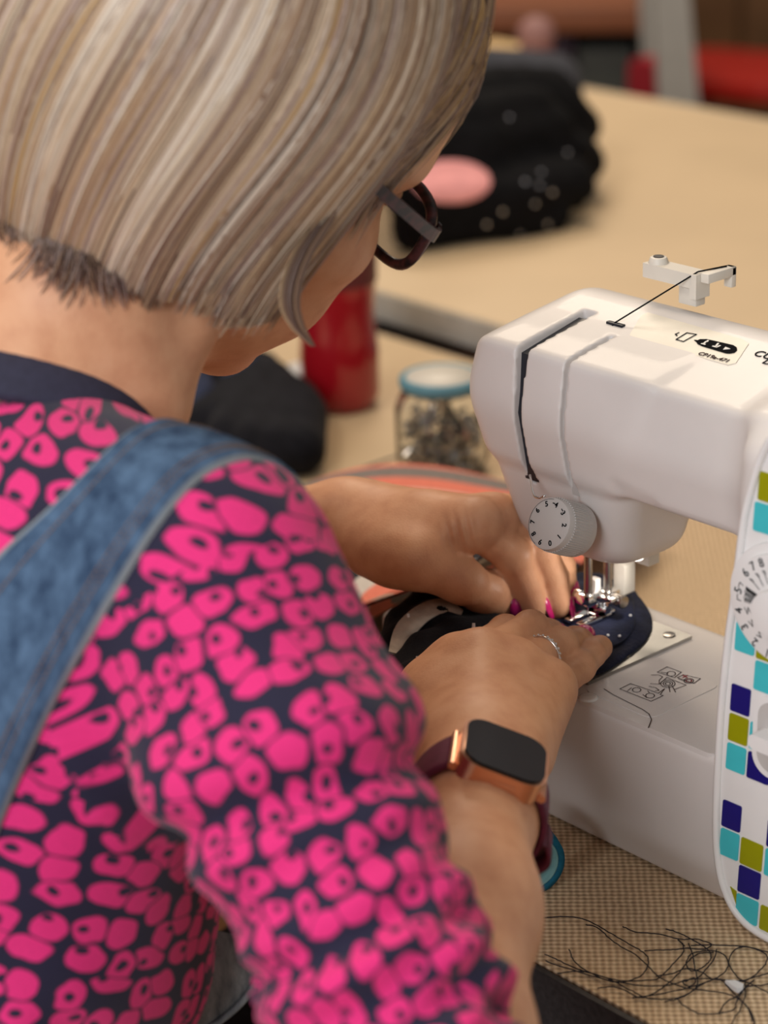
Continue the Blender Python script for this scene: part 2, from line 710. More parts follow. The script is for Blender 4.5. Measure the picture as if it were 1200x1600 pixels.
def ribbons(name, lines, w, p0, n, m, parent, lift=0.00025, closed=False):
    """flat printed strokes on a plane: lines = lists of 3D points"""
    bm = bmesh.new()
    n = nrm(n)
    for L in lines:
        L = [np.asarray(p, float) for p in L]
        for a, b in zip(L[:-1], L[1:]):
            t = nrm(b - a)
            s = np.cross(n, t) * w / 2
            e = t * w / 2
            q = [a - s - e, b - s + e, b + s + e, a + s - e]
            bm.faces.new([bm.verts.new(Vector(p + n * lift)) for p in q])
    return from_bm(name, bm, m, parent)


def flat_poly(name, pts, n, m, parent, lift=0.0003, th=0.00025):
    bm = bmesh.new()
    n = nrm(n)
    A = [bm.verts.new(Vector(np.asarray(p) + n * (lift - th))) for p in pts]
    B = [bm.verts.new(Vector(np.asarray(p) + n * lift)) for p in pts]
    bm.faces.new(A)
    bm.faces.new(B)
    for i in range(len(pts)):
        j = (i + 1) % len(pts)
        bm.faces.new((A[i], A[j], B[j], B[i]))
    return from_bm(name, bm, m, parent)


# front panel with its rim and coloured squares -------------------------------
PO = [(.158, .2395), (.1535, .2305), (.150, .219), (.1465, .205), (.1448, .194), (.1417, .164), (.1389, .142), (.1363, .110), (.1352, .080),
      (.1349, .061), (.1355, .040), (.1378, .026), (.1412, .0173), (.1465, .010), (.153, .0058), (.160, .0040), (.168, .0034), (.278, .0034), (.2795, .244),
      (.176, .2445), (.166, .2435)]
PY = -0.0655
panel = from_bm('front_panel', bm_prism(PO, PY, -0.0535), M_PANEL, MACH, False)
rim_path = np.array([(a, PY - 0.0003, b) for a, b in PO])
rim_path = np.vstack([catmull(rim_path[:17], 60), rim_path[17:]])
tube('panel_rim', rim_path, 0.0019, M_PANEL, panel, 8, True)

tile_meshes = {}


def tile(x0, x1, z0, z1, m, sh=0.0):
    r = 0.0009
    pts = [(a + (b - (z0 + z1) / 2) * 0.05, b + (a - x0) * 0.02) for a, b in rrect(x0, x1, z0, z1, r, 3)]
    return from_bm('tile', bm_prism(pts, PY - 0.0005, PY + 0.0005), m, panel)


mm = 0.001
rows = [(224.2, 211.2), (210, 196.8), (195.5, 182.3), (181, 168), (166.8, 153.6), (152.2, 138.5), (137.4, 123.4), (122, 108.7), (107.4, 94), (92.6, 79.4),
        (78, 64.6), (63.3, 49.7), (48.6, 34.9), (34, 20.2), (19, 6.2)]


def cols(zc):
    a = 135.3 + 0.051 * zc
    return [(a, a + 10.7), (a + 11.8, a + 24.2), (a + 25.6, a + 38), (a + 39.2, a + 51.6), (a + 52.8, a + 65.2), (a + 66.4, a + 78.8), (a + 80, a + 92)]


TM = {'n': M_TNAVY, 'l': M_TLIME, 't': M_TTEAL}
pat = {0: '-lnt-l', 1: '-t-lnt', 4: '---ntl', 5: 'tl-t-n', 6: '-tn-lt', 7: 'n--tnl', 8: 'lt-n-t', 9: 'tn-lt-', 10: '---n-l', 11: 'n-nt-l', 12: 'tlt-nt', 13: '-n-lt-', 14: '-tl-n-'}
for ri, s in pat.items():
    z1, z0 = rows[ri]
    for ci, ch in enumerate(s):
        if ch == '-':
            continue
        x0, x1 = cols((z0 + z1) / 2)[ci]
        if ri == 0 and ci == 1:
            x0, x1 = 152.6, 165
        if ri == 1 and ci == 1:
            x0, x1 = 150.6, 163.5
        tile(x0 * mm, x1 * mm, z0 * mm, z1 * mm, TM[ch])
# clipped lime corner beside the lower curve of the rim
from_bm('tile', bm_prism([(.1440, .0205), (.1476, .0195), (.1480, .0125)], PY - 0.0005, PY + 0.0005), M_TLIME, panel)

# stitch dial -----------------------------------------------------------------
DC = V(.1693, -0.0715, .1672)
bm = bm_cyl((DC[0], -0.0640, DC[2]), (DC[0], DC[1], DC[2]), 0.0245, seg=64)
dial = from_bm('stitch_dial', bm, M_PANEL, MACH, True, bevel=0.0012, seg=2)
from_bm('dial_collar', bm_cyl((DC[0] - .001, -0.0645, DC[2] + .001), (DC[0] - .001, -0.0685, DC[2] + .001), 0.0275, seg=64), M_PANEL, dial, True, bevel=0.001)
from_bm('dial_grip', bm_cyl((DC[0] + .001, DC[1] + .001, DC[2]), (DC[0] + .001, DC[1] - .007, DC[2]), 0.0108, 0.0102, seg=48), M_PANEL, dial, True, bevel=0.001)
DN = V(0, -1, 0)


def dpt(r, a):      # polar point on the dial face, angle in degrees, 0 = +X, counter-clockwise as seen from the front
    return V(DC[0] + r * math.cos(math.radians(a)), DC[1], DC[2] + r * math.sin(math.radians(a)))


def dtext(t, a, r, size, par=dial):
    c = dpt(r, a)
    rad = V(math.cos(math.radians(a)), 0, math.sin(math.radians(a)))
    tx = np.cross(DN, rad) * -1
    text_mesh('numeral', t, size, c, tx, rad, M_INK, par, 0.0002)


for t, a in (('2', 238), ('3', 217), ('4', 197), ('5', 172), ('6', 145), ('7', 130), ('8', 116), ('9', 100), ('1', 258)):
    dtext(t, a, 0.0212, 0.0056)
zz = []
for a0, n, amp in ((180, 5, .0011), (171, 5, .0011), (163, 9, .0008), (197, 3, .0014), (217, 3, .0014), (238, 3, .0012)):
    L = []
    for i in range(2 * n + 1):
        r = lerp(.0178, .0118, i / (2 * n))
        c = dpt(r, a0)
        s = V(-math.sin(math.radians(a0)), 0, math.cos(math.radians(a0)))
        L.append(c + s * amp * (1 if i % 2 else -1))
    zz.append(L)
for a0 in (145, 130, 116, 100):
    zz.append([dpt(.0166, a0), dpt(.0120, a0)])
    zz.append([dpt(.0166, a0) + V(.0006, 0, 0), dpt(.0177, a0) + V(.0006, 0, 0), dpt(.0177, a0) - V(.0006, 0, 0), dpt(.0166, a0) - V(.0006, 0, 0)])
zz.append([dpt(.0195, 162), dpt(.0215, 161), dpt(.0215, 168)])
zz.append([dpt(.0195, 184), dpt(.0215, 183.5), dpt(.0215, 177)])
ribbons('stitch_symbols', zz, 0.00038, None, DN, M_INK, dial)

# reverse lever in its recess -------------------------------------------------
rc = from_bm('lever_surround', bm_prism(rrect(.1545, .192, .084, .1235, .010, 8), PY - 0.0012, PY + 0.002), M_PANEL, MACH, True, bevel=0.0008)
from_bm('lever_well', bm_prism(rrect(.1572, .190, .0868, .1205, .008, 8), PY - 0.0014, PY + 0.001), M_GREYPL, rc)
from_bm('reverse_lever', bm_prism(rrect(.1590, .200, .1005, .1075, .003, 5), PY - 0.010, PY - 0.001), M_PANEL, rc, True, bevel=0.0015)

# hand wheel on the far end of the machine
bm = bm_cyl((.286, 0.0, .185), (.306, 0.0, .185), 0.032, 0.030, 40)
from_bm('hand_wheel', bm, M_WHITE, MACH, True, bevel=0.002)

# bed furniture ---------------------------------------------------------------
Z0 = BED
cover = from_bm('bed_cover', bm_prism(rrect(.0395, .1285, -.0595, -.0008, .006, 6), Z0 - 0.002, Z0 + 0.0006, 2), M_WHITE, MACH, True, bevel=0.0005)
bob = from_bm('bobbin_cover', bm_prism(rrect(.0400, .0835, -.0525, -.0025, .005, 6), Z0 - 0.001, Z0 + 0.0010, 2), M_WHITE, MACH, True, bevel=0.0004)
pl = from_bm('needle_plate', bm_prism([(-.036, -.046), (.0375, -.046), (.0385, .0285), (-.036, .0285)], Z0 - 0.001, Z0 + 0.0018, 2), M_PLATE, MACH, True, bevel=0.0006)
from_bm('plate_screw', bm_cyl((.030, .021, Z0 + .0015), (.030, .021, Z0 + .0026), .0032, seg=20), M_STEEL, pl, True, bevel=.0004)
from_bm('plate_screw', bm_cyl((.030, -.012, Z0 + .0015), (.030, -.012, Z0 + .0026), .0028, seg=20), M_STEEL, pl, True, bevel=.0004)
from_bm('latch_lens', bm_cyl((.0475, -.0565, Z0 + .0004), (.0475, -.0565, Z0 + .0016), .0050, .0042, seg=24), mat('latch_white', (0.75, 0.74, 0.72), 0.08, coat=0.5), MACH, True, bevel=.0006)

# threading picture on the bobbin cover
BN = V(0, 0, 1)
pz = Z0 + 0.0010


def bp(px, py):
    return at_z(px, py, pz)


def crop7(cx, cy):
    return bp(940 + cx * 0.15, 1020 + cy * 0.15)


L = []
L.append([crop7(*c) for c in ((580, 205), (680, 150), (830, 205), (760, 262), (580, 205))])
L.append([crop7(*c) for c in ((790, 262), (850, 232), (1030, 272), (960, 322), (790, 262))])
L.append([crop7(*c) for c in ((190, 380), (300, 325), (480, 385), (590, 425), (655, 378), (610, 440), (640, 450), (515, 508), (190, 380))])
L.append([crop7(*c) for c in ((600, 330), (680, 260), (880, 340), (760, 385))])
for (cx, cy, rr) in ((725, 222, 45), (908, 295, 50), (365, 390, 44), (505, 450, 46), (690, 325, 75), (690, 325, 50), (690, 325, 26)):
    L.append([crop7(cx + rr * math.cos(t), cy + rr * 0.55 * math.sin(t)) for t in np.linspace(0, 2 * math.pi, 15)])
for s in (((520, 235), (600, 235), (635, 255), (600, 290), (600, 330), (510, 325)), ((495, 355), (560, 365), (600, 395), (560, 400)), ((700, 350), (712, 412)), ((735, 350), (770, 412)),
          ((270, 400), (310, 370)), ((430, 440), (470, 470)), ((620, 205), (690, 215)), ((800, 275), (860, 295)), ((480, 400), (495, 420))):
    L.append([crop7(*c) for c in s])
ribbons('threading_picture', L, 0.00042, None, BN, M_INK2, bob)
ribbons('seam_line', [[at_z(x_, y_, Z0 + .001) for x_, y_ in ((944, 1077), (958, 1086), (1004, 1109), (1014, 1116), (1018, 1125), (1013, 1138))]], 0.00045, None, BN, M_INK2, bob)
ribbons('red_cross', [[crop7(845, 235), crop7(890, 262)], [crop7(845, 262), crop7(892, 238)],
                      [crop7(908 + 30 * math.cos(t), 295 + 16 * math.sin(t)) for t in np.linspace(0, 6.28, 11)]], 0.0006, None, BN, M_RED, bob)

# sticker and lettering on the arm -------------------------------------------
T0 = arm_top(0, 0)


def tp(px, py):
    return plane_hit(px, py, T0, TN)


stk = [tp(984, 524), tp(1002, 494), tp(1012, 489), tp(1160, 531), tp(1170, 538), tp(1150, 568), tp(1138, 571), tp(988, 529)]
sticker = flat_poly('sticker', stk, TN, mat('sticker', (0.78, 0.73, 0.62), 0.4), MACH, 0.0004, 0.0006)
S1 = lambda cx, cy: tp(980 + cx * 0.18333, 480 + cy * 0.18333)
ribbons('pictograms', [[S1(440, 228), S1(412, 240), S1(425, 252)],
                       [S1(418, 285), S1(510, 228), S1(590, 242), S1(480, 303), S1(418, 285)]], 0.0007, None, TN, M_INK, sticker, 0.0007)
pill = [S1(c[0], c[1]) for c in ((570, 290), (600, 293), (622, 285), (680, 284), (905, 335), (935, 355), (938, 378), (915, 398), (875, 405), (840, 402), (640, 342), (600, 322), (590, 305))]
flat_poly('pictogram_badge', pill, TN, M_INK, sticker, 0.0008, 0.0003)
M_PRW = mat('print_white', (0.8, 0.78, 0.74), 0.5)
ribbons('badge_marks', [[S1(688, 303), S1(684, 309)], [S1(672, 312), S1(650, 330)], [S1(640, 328), S1(662, 334)],
                        [S1(775, 328), S1(762, 345)], [S1(735, 350), S1(765, 358), S1(790, 346)]], 0.0010, None, TN, M_PRW, sticker, 0.0011)
flat_poly('badge_arrow', [S1(840, 355), S1(882, 372), S1(820, 377)], TN, M_PRW, sticker, 0.0011, 0.0002)
text_mesh('small_print', 'CP19a-471', 0.0040, S1(740, 438), (1, 0, 0), TY, M_INK2, sticker, 0.0007)
text_mesh('lettering', 'CUS', 0.0072, tp(1198, 557), (1, 0, 0), TY, M_INK, MACH, 0.0003)
text_mesh('lettering', 'DE', 0.0062, tp(1204, 568), (1, 0, 0), TY, M_INK, MACH, 0.0003)

# thread guide on top ---------------------------------------------------------
tg = from_bm('thread_guide', bm_prism([(.004, .2595), (.0335, .2595), (.0335, .2545), (.0375, .2545), (.0375, .2665), (.004, .2665)], .027, .037, 1), M_CREAM, MACH, True, bevel=.001)
bm_ = bm_box((.0245, .0295, .250), (.0355, .0365, .2605))
from_bm('guide_post', bm_, M_CREAM, tg, True, bevel=.0008)
bm_ = bm_box((.0375, .0300, .2625), (.0425, .0505, .2672))
bm_box((.0375, .047, .257), (.0425, .0505, .2672), bm_)
from_bm('guide_hook', bm_, M_CREAM, tg, True, bevel=.0007)
from_bm('guide_screw', bm_cyl((.0095, .032, .2660), (.0095, .032, .2695), .0052, .0040, 24), M_CREAM, tg, True, bevel=.0006)
from_bm('screw_slot', bm_cyl((.0095, .032, .2690), (.0095, .032, .2699), .0026, .0026, 16), M_EDGE, tg, True)
clip = tp(962, 508)
bm_ = bm_box((clip[0] - .0052, clip[1] - .0013, clip[2] - .001), (clip[0] + .0052, clip[1] + .0013, clip[2] + .0012))
from_bm('thread_clip', bm_, M_DARK, MACH, True, bevel=.0005)
hook_p = V(.036, .030, .2675)
tube('upper_thread', [V(.040, .046, .2677), hook_p, clip + TN * 0.0014, clip + V(-.001, -.002, -.001)], 0.00042, M_INK, MACH, 6)

# tension dial ----------------------------------------------------------------
TDN = nrm((0.02, -0.90, 0.44))
TDC = at_y(857, 818, -0.0615)
bm_ = bm_cyl(TDC - TDN * 0.021, TDC, 0.0130, 0.0125, 56)
td = from_bm('tension_dial', bm_, M_GREYPL, MACH, True, bevel=0.0011)
TX = nrm(np.cross((0, 0, 1), TDN))
TX = TX if TX[0] > 0 else -TX
TYY = np.cross(TDN, TX)


def tdp(r, a):
    return TDC + TX * r * math.cos(math.radians(a)) + TYY * r * math.sin(math.radians(a))


for i in range(10):
    a = -62 + 36 * i
    rad = nrm(tdp(1, a) - TDC)
    text_mesh('numeral', str(i), 0.0036, tdp(.0094, a), np.cross(rad, TDN), rad, M_INK, td, 0.0002, bold=0.00006)
ribbons('tension_marks', [[tdp(.0098, 58), tdp(.0098, 52)], [tdp(.0098, 95), tdp(.0098, 89)]], 0.0005, None, TDN, M_INK, td)
ribbons('ring_line', [[tdp(.0116, a) for a in np.linspace(95, 250, 24)]], 0.00022, None, TDN, M_INK2, td)
rbm = bmesh.new()
for i in range(60):
    a = i * 6
    p = TDC - TDN * 0.004 + (tdp(.0128, a) - TDC)
    bm_cyl(p, p - TDN * 0.013, 0.0004, 0.0004, 5, rbm)
from_bm('grip_ribs', rbm, M_GREYPL, td)
tube('take_up_wire', catmull([at_y(828, 742, -.046), at_y(834, 772, -.052), at_y(842, 778, -.055), at_y(852, 774, -.054)], 12), 0.0006, M_CHROME, MACH, 6)

# work lamp under the head
lamp_o = from_bm('work_lamp', bm_cyl((.020, .006, .1275), (.020, .006, .1235), .0050, .0042, 16), mat('lamp_lens', (0.9, 0.9, 0.9), 0.3, emit=((1.0, 0.95, 0.86), 2.5)), MACH, True)
ld = bpy.data.lights.new('work_lamp_light', 'SPOT')
ld.energy = 0.10
ld.color = (1.0, 0.94, 0.86)
ld.spot_size = math.radians(120)
ld.spot_blend = 0.6
ld.shadow_soft_size = 0.006
lo_ = bpy.data.objects.new('work_lamp_light', ld)
COL.objects.link(lo_)
lo_.location = (.020, .006, .1225)
lo_.rotation_euler = (Vector((-.035, -.01, .09)) - Vector(lo_.location)).to_track_quat('-Z', 'Y').to_euler()

# needle, presser and foot ----------------------------------------------------
NB = V(-0.0045, -0.0015, 0)
PB = V(-0.0025, 0.0108, 0)
from_bm('needle_bar', bm_cyl(NB + V(0, 0, .0970), NB + V(0, 0, .140), 0.0022, seg=20), M_STEEL, MACH, True)
pbar = from_bm('presser_bar', bm_cyl(PB + V(0, 0, .0895), PB + V(0, 0, .140), 0.0023, seg=20), M_STEEL, MACH, True)
from_bm('needle', bm_cyl(NB + V(0, 0, .0795), NB + V(0, 0, .105), 0.0003, 0.0006, 10), M_CHROME, MACH, True)
bm_ = bm_box(NB + V(-.0050, -.0038, .0935), NB + V(.0042, .0048, .0995))
from_bm('needle_clamp', bm_, M_CHROME, MACH, True, bevel=.001)
from_bm('clamp_screw', bm_cyl(NB + V(-.0085, .0, .0965), NB + V(-.0045, .0, .0965), .0029, seg=18), M_CHROME, MACH, True, bevel=.0005)
foot = empty('presser_foot', (0, 0, 0))
foot.parent = MACH
foot.matrix_parent_inverse = Matrix.Translation(-Vector(MACH.location))
bm_ = bm_box(PB + V(-.0045, -.0045, .0905), PB + V(.0045, .0045, .0985))
from_bm('ankle', bm_, M_CHROME, foot, True, bevel=.001)
bm_ = bm_prism([(-.008, .0975), (.010, .0975), (.010, .0955), (.002, .0935), (.002, .0900), (-.002, .0900), (-.002, .0935), (-.008, .0955)], .003, .0125, 1)
bmesh.ops.translate(bm_, verts=bm_.verts, vec=(-.003, 0, 0))
from_bm('foot_shank', bm_, M_CHROME, foot, True, bevel=.0008)
bm_ = bmesh.new()
for sx in (-1, 1):
    bm_prism([(sx * .0016, -.011), (sx * .0062, -.011), (sx * .0066, .001), (sx * .0066, .013), (sx * .0016, .013)], .0855, .0872, 2, bm_)
bm_box((-.0066, .003, .0855), (.0066, .0075, .0872), bm_)
bm_box((-.0066, .010, .0855), (.0066, .013, .0885), bm_)
bmesh.ops.translate(bm_, verts=bm_.verts, vec=(NB[0], NB[1], 0))
from_bm('foot_sole', bm_, M_CHROME, foot, True, bevel=.0005)
from_bm('foot_hinge', bm_cyl(NB + V(-.0062, .0085, .0888), NB + V(.0062, .0085, .0888), .0026, seg=20), M_CHROME, foot, True)
from_bm('thumb_screw', bm_cyl(PB + V(.0040, 0, .0945), PB + V(.0115, 0, .0945), .0034, seg=20), M_STEEL, foot, True, bevel=.0008)
wb = from_bm('needle_threader', bm_prism(rrect(.0105, .0178, .0925, .1095, .0015, 3), .0125 - .002, .0125 + .006, 1), M_WHITE, MACH, True, bevel=.0008)
wb.data.materials[0] = M_CREAM
wb.data.transform(Matrix.Translation((-.0165, .0085, 0)))
bm_ = bm_box((-.0105, .0050, .0955), (-.0055, .0095, .104))
from_bm('threader_arm', bm_, M_WHITE, MACH, True, bevel=.0008)
bm_ = bm_prism([(.002, .140), (.0135, .140), (.0135, .1115), (.005, .1115), (.004, .122), (.002, .122)], .0235, .0315, 1)
from_bm('presser_lever', bm_, M_CREAM, MACH, True, bevel=.0012)

# ------------------------------------------------------------------ the person
# head frame: rows = right, forward, up of the head
HA, HP, HR = math.radians(-9.8), math.radians(19.9), math.radians(31.2)
_f = V(math.sin(HA) * math.cos(HP), math.cos(HA) * math.cos(HP), -math.sin(HP))
_rr = V(math.cos(HA), -math.sin(HA), 0)
_uu = np.cross(_rr, _f)
HM = np.array([math.cos(HR) * _rr - math.sin(HR) * _uu, _f, math.sin(HR) * _rr + math.cos(HR) * _uu])
HO = V(-0.0460, -0.1933, 0.3700)


def hd(r, f, u):
    return HO + 1.02 * (r * HM[0] + f * HM[1] + u * HM[2])


NECK = at_depth(36, 668, 0.95)
NAX = nrm(0.36 * CF + 0.92 * CU + 0.10 * CR)      # axis of the neck opening
RS = at_depth(325, 910, 0.845)
RE = at_depth(716, 1812, 0.765)
LS = RS + V(-0.300, 0.075, -0.055)
RW = at_z(756, 1176, 0.103)
LW = at_depth(540, 815, 1.165)
LE = V(-0.315, -0.20, 0.06)
PELV = V(-0.05, -0.47, -0.22)


def skin_mat():
    m, nt, b = new_mat('skin')
    tc = nd(nt, 'ShaderNodeTexCoord')
    n1 = nd(nt, 'ShaderNodeTexNoise')
    n1.inputs['Scale'].default_value = 90
    n1.inputs['Detail'].default_value = 5
    nt.links.new(tc.outputs['Object'], n1.inputs['Vector'])
    r = ramp(nt, [(0.25, (0.58, 0.275, 0.150)), (0.55, (0.68, 0.355, 0.200)), (0.8, (0.72, 0.40, 0.235))])
    nt.links.new(n1.outputs['Fac'], r.inputs[0])
    nt.links.new(r.outputs[0], b.inputs['Base Color'])
    b.inputs['Roughness'].default_value = 0.48
    b.inputs['Specular IOR Level'].default_value = 0.35
    v = nd(nt, 'ShaderNodeTexVoronoi')
    v.inputs['Scale'].default_value = 900
    nt.links.new(tc.outputs['Object'], v.inputs['Vector'])
    bp_ = nd(nt, 'ShaderNodeBump')
    bp_.inputs['Strength'].default_value = 0.12
    bp_.inputs['Distance'].default_value = 0.0006
    nt.links.new(v.outputs['Distance'], bp_.inputs['Height'])
    nt.links.new(bp_.outputs[0], b.inputs['Normal'])
    return m


M_SKIN = skin_mat()
J = {}          # joints kept for nails, ring and watch


def reach(px, py, prev, L, near=True):
    """point on the pixel ray at bone length L from the joint `prev`"""
    d = ray(px, py)
    dl = np.linalg.norm(d)
    d = d / dl
    q = CAM - prev
    b = q @ d
    c = q @ q - L * L
    disc = b * b - c
    if disc <= 0:
        p = CAM - d * b
        return prev + nrm(p - prev) * L
    return CAM + d * (-b + (-1 if near else 1) * math.sqrt(disc))


def finger(tip, px, lens, near=(True, True, True)):
    """joints MCP, PIP, DIP, tip from the tip backwards"""
    P = [tip]
    for (x, y), L, n in zip(px, lens, near):
        P.append(reach(x, y, P[-1], L, n))
    return P[::-1]


def right_arm():
    g = Field((-0.02, -0.42, -0.12), (0.30, 0.0, 0.16), 0.0014)
    P = at_z
    F = {}
    F['index'] = finger(P(842, 990, .0900), ((828, 992), (790, 990), (712, 1040)), (.016, .024, .046), (True, True, True))
    F['middle'] = finger(P(866, 998, .0900), ((858, 992), (829, 985), (752, 1032)), (.016, .027, .048))
    F['ring'] = finger(P(908, 1000, .0905), ((898, 1001), (874, 1007), (805, 1048)), (.015, .025, .045))
    F['pinky'] = finger(P(937, 1012, .0920), ((925, 1022), (905, 1043), (858, 1078)), (.0125, .017, .036))
    mi, mm_, mr, mp = (F[n][0] for n in ('index', 'middle', 'ring', 'pinky'))
    wr = RW
    up = nrm(np.cross(mp - mi, mm_ - wr))
    if up[2] < 0:
        up = -up
    across = nrm(mi - mp)
    RF = RE - CR * .011
    g.chain([RF, lerp(RF, wr, .22), lerp(RF, wr, .55), lerp(RF, wr, .85), wr], [.0290, .0310, .0276, .0232, .0225], k=.02)
    wi, wp = wr + across * .010, wr - across * .010
    for w0, m0, r0, r1 in ((wi, mi, .0160, .0118), (wr + up * .002, mm_, .0165, .0125), (wr, mr, .0160, .0118), (wp, mp, .0155, .0105)):
        g.cone(w0, m0, r0, r1, .016)
    g.cone(lerp(wp, mp, .25) - up * .008, lerp(wp, mp, .80) - up * .006, .0150, .0118, .012)
    R = {'index': (.0102, .0082, .0073, .0066), 'middle': (.0102, .0087, .0078, .0070), 'ring': (.0094, .0078, .0071, .0064), 'pinky': (.0086, .0073, .0068, .0063)}
    for n in F:
        g.ell(F[n][0] + up * .002, (.0112,) * 3, None, .009)
        g.chain(F[n], R[n], .0012, .0012)
        g.ell(F[n][1] + up * .0010, (R[n][1] * 1.03,) * 3, None, .003)
        J['R' + n] = (F[n], R[n])
    th = [wr + across * .015 - up * .006, P(668, 1076, .100), P(716, 1040, .095), P(770, 1012, .089)]
    g.chain(th, (.0160, .0130, .0105, .0085), .012, .004)
    g.cone(lerp(th[0], th[1], .7), lerp(wr, mi, .8), .0135, .0110, .016)
    for a in (mi, mm_, mr, mp):
        g.cone(a + up * .0062, lerp(wr, a, .30) + up * .0095, .0048, .0042, .008)
    J['Rup'] = up
    J['Racross'] = across
    return g.mesh()


def left_arm():
    g = Field((-0.36, -0.26, 0.0), (0.02, 0.05, 0.19), 0.0014)
    P = at_z
    F = {}
    D = at_depth
    F['index'] = [D(740, 820, 1.118), D(799, 866, 1.132), D(821, 914, 1.144), P(835, 948, .0925)]
    F['middle'] = [D(772, 812, 1.134), D(838, 857, 1.144), D(863, 903, 1.152), P(870, 944, .0915)]
    F['ring'] = [D(785, 812, 1.156), D(852, 850, 1.162), D(875, 886, 1.165), P(881, 917, .0915)]
    F['pinky'] = [D(775, 818, 1.174), D(822, 850, 1.182), D(842, 880, 1.185), P(854, 900, .092)]
    mi, mm_, mr, mp = (F[n][0] for n in ('index', 'middle', 'ring', 'pinky'))
    side = nrm(mp - mi)
    wr = LW
    g.chain([LE, lerp(LE, wr, .4), lerp(LE, wr, .8), wr], [.040, .034, .0240, .0205], k=.02)
    for a, o_, r0, r1 in ((mi, 0.000, .0175, .0125), (mm_, .010, .0165, .0120), (mr, .018, .016, .0112), (mp, .026, .015, .0102)):
        g.cone(wr + side * o_, a, r0, r1, .014)
    R = {'index': (.0108, .0092, .0082, .0072), 'middle': (.0110, .0096, .0086, .0076), 'ring': (.0104, .0090, .0080, .0070), 'pinky': (.0092, .0078, .0070, .0062)}
    for n in F:
        g.ell(F[n][0], (.0118,) * 3, None, .008)
        g.chain(F[n], R[n], .0012, .0015)
        b = nrm(F[n][1] - (F[n][0] + F[n][2]) / 2)
        g.ell(F[n][1] + b * .0008, (R[n][1] * 1.03,) * 3, None, .003)
        J['L' + n] = (F[n], R[n])
    th = [D(585, 852, 1.142), D(650, 874, 1.118), D(722, 908, 1.120), P(780, 937, .0965)]
    g.chain(th, (.0170, .0140, .0108, .0092), .012, .005)
    g.ell(lerp(th[2], th[3], .55), (.0112, .0112, .0104), None, .005)
    g.cone(lerp(th[0], th[1], .55), lerp(wr, mi, .62), .0150, .0120, .012)
    g.cone(th[1], lerp(wr, mi, .85), .0085, .0080, .010)
    J['Lthumb'] = (th, (.0170, .0140, .0108, .0092))
    v, q = g.mesh()
    # skin folds where the thumb web is squeezed
    x, y, z = (v - CAM) @ CR, (v - CAM) @ CU, (v - CAM) @ CF
    px, py = 600 + FPX * x / z, 800 - FPX * y / z
    t = px - 0.22 * (py - 830)
    w = np.exp(-((px - 718) / 24) ** 2 - ((py - 832) / 26) ** 2) * (z < 1.13)
    v = v - CF * (w * 0.0016 * np.sin(t * 2 * math.pi / 16))[:, None]
    return v, q


def head_mesh():
    g = Field((-0.28, -0.42, 0.14), (0.12, -0.02, 0.52), 0.0024)
    E = lambda c, r, k=.012, M=HM: g.ell(hd(*c), np.array(r) * 1.02, M, k)
    E((0, -.012, .045), (.073, .092, .082), .0)                 # cranium
    E((0, .047, .038), (.064, .060, .068), .02)                 # forehead
    E((0, .045, -.035), (.058, .050, .062), .02)                # mid face
    E((0, .058, -.085), (.038, .036, .036), .02)                # jaw front
    E((0, .080, -.100), (.018, .017, .016), .015)               # chin
    for s in (-1, 1):
        E((s * .044, .054, -.022), (.024, .030, .024), .014)    # cheekbone
        E((s * .040, .060, -.055), (.021, .026, .026), .014)    # cheek
        g.cone(hd(s * .058, .005, -.045), hd(s * .024, .075, -.098), .016, .014, .016)   # jaw line
        E((s * .030, .074, .022), (.024, .012, .009), .014)     # brow
        E((s * .074, -.004, -.005), (.007, .017, .028), .004)   # ear
    g.cone(hd(-.006, .086, .010), hd(-.006, .102, -.032), .007, .009, .010)   # nose
    E((-.006, .098, -.038), (.013, .010, .008), .006)
    E((0, .100, -.062), (.024, .010, .006), .006)               # lips
    E((0, .098, -.072), (.021, .010, .006), .005)
    for s in (-1, 1):
        E((s * .031, .088, .003), (.014, .010, .009), .004)     # closed lids
    # neck
    nb = NECK
    g.chain([hd(0, -.025, -.030), nb + NAX * .005, nb - NAX * .03], [.054, .0575, .062], .018)
    g.cone(hd(.052, -.012, -.035), nb + V(.032, .018, -.03), .016, .013, .012)
    g.cone(hd(-.052, -.012, -.035), nb + V(-.050, .034, -.03), .016, .014, .012)
    g.cone(at_depth(130, 400, .910), at_depth(232, 640, .932), .015, .012, .018)
    g.cone(hd(0, .02, -.055), nb + V(0, .026, -.035), .030, .028, .02)
    # upper chest inside the shirt
    c = (RS + LS) / 2
    g.cone(nb + V(0, 0, -.05), lerp(c, RS, .55) + V(0, 0, -.02), .040, .030, .03)
    g.cone(nb + V(0, 0, -.05), lerp(c, LS, .55) + V(0, 0, -.02), .040, .030, .03)
    return g.mesh()


def torso_mesh():
    g = Field((-0.45, -0.62, -0.36), (0.34, -0.12, 0.34), 0.007)
    c = (RS + LS) / 2
    g.cone(c + V(0, 0, -.05), PELV, .095, .105, .03, flat=V(0, 1, 0), fs=.85)
    g.cone(lerp(c, RS, .6), lerp(c, LS, .6), .05, .05, .03)
    g.chain([RS, lerp(RS, RE, .9)], [.034, .026], .02)
    g.chain([LS, LE], [.036, .034], .02)
    return g.mesh()


parts = [head_mesh(), right_arm(), left_arm(), torso_mesh()]
vv, qq, off = [], [], 0
for v_, q_ in parts:
    vv.append(v_)
    qq.append(q_ + off)
    off += len(v_)
PERSON = from_np('person', np.vstack(vv), np.vstack(qq), M_SKIN)
tag(PERSON, 'person in pink spotted top and denim overalls leaning over the sewing machine', 'person')

# ------------------------------------------------------------------ clothing
CH = (RS + LS) / 2                      # between the shoulders
SPV = nrm(PELV - CH)                    # spine direction, downwards


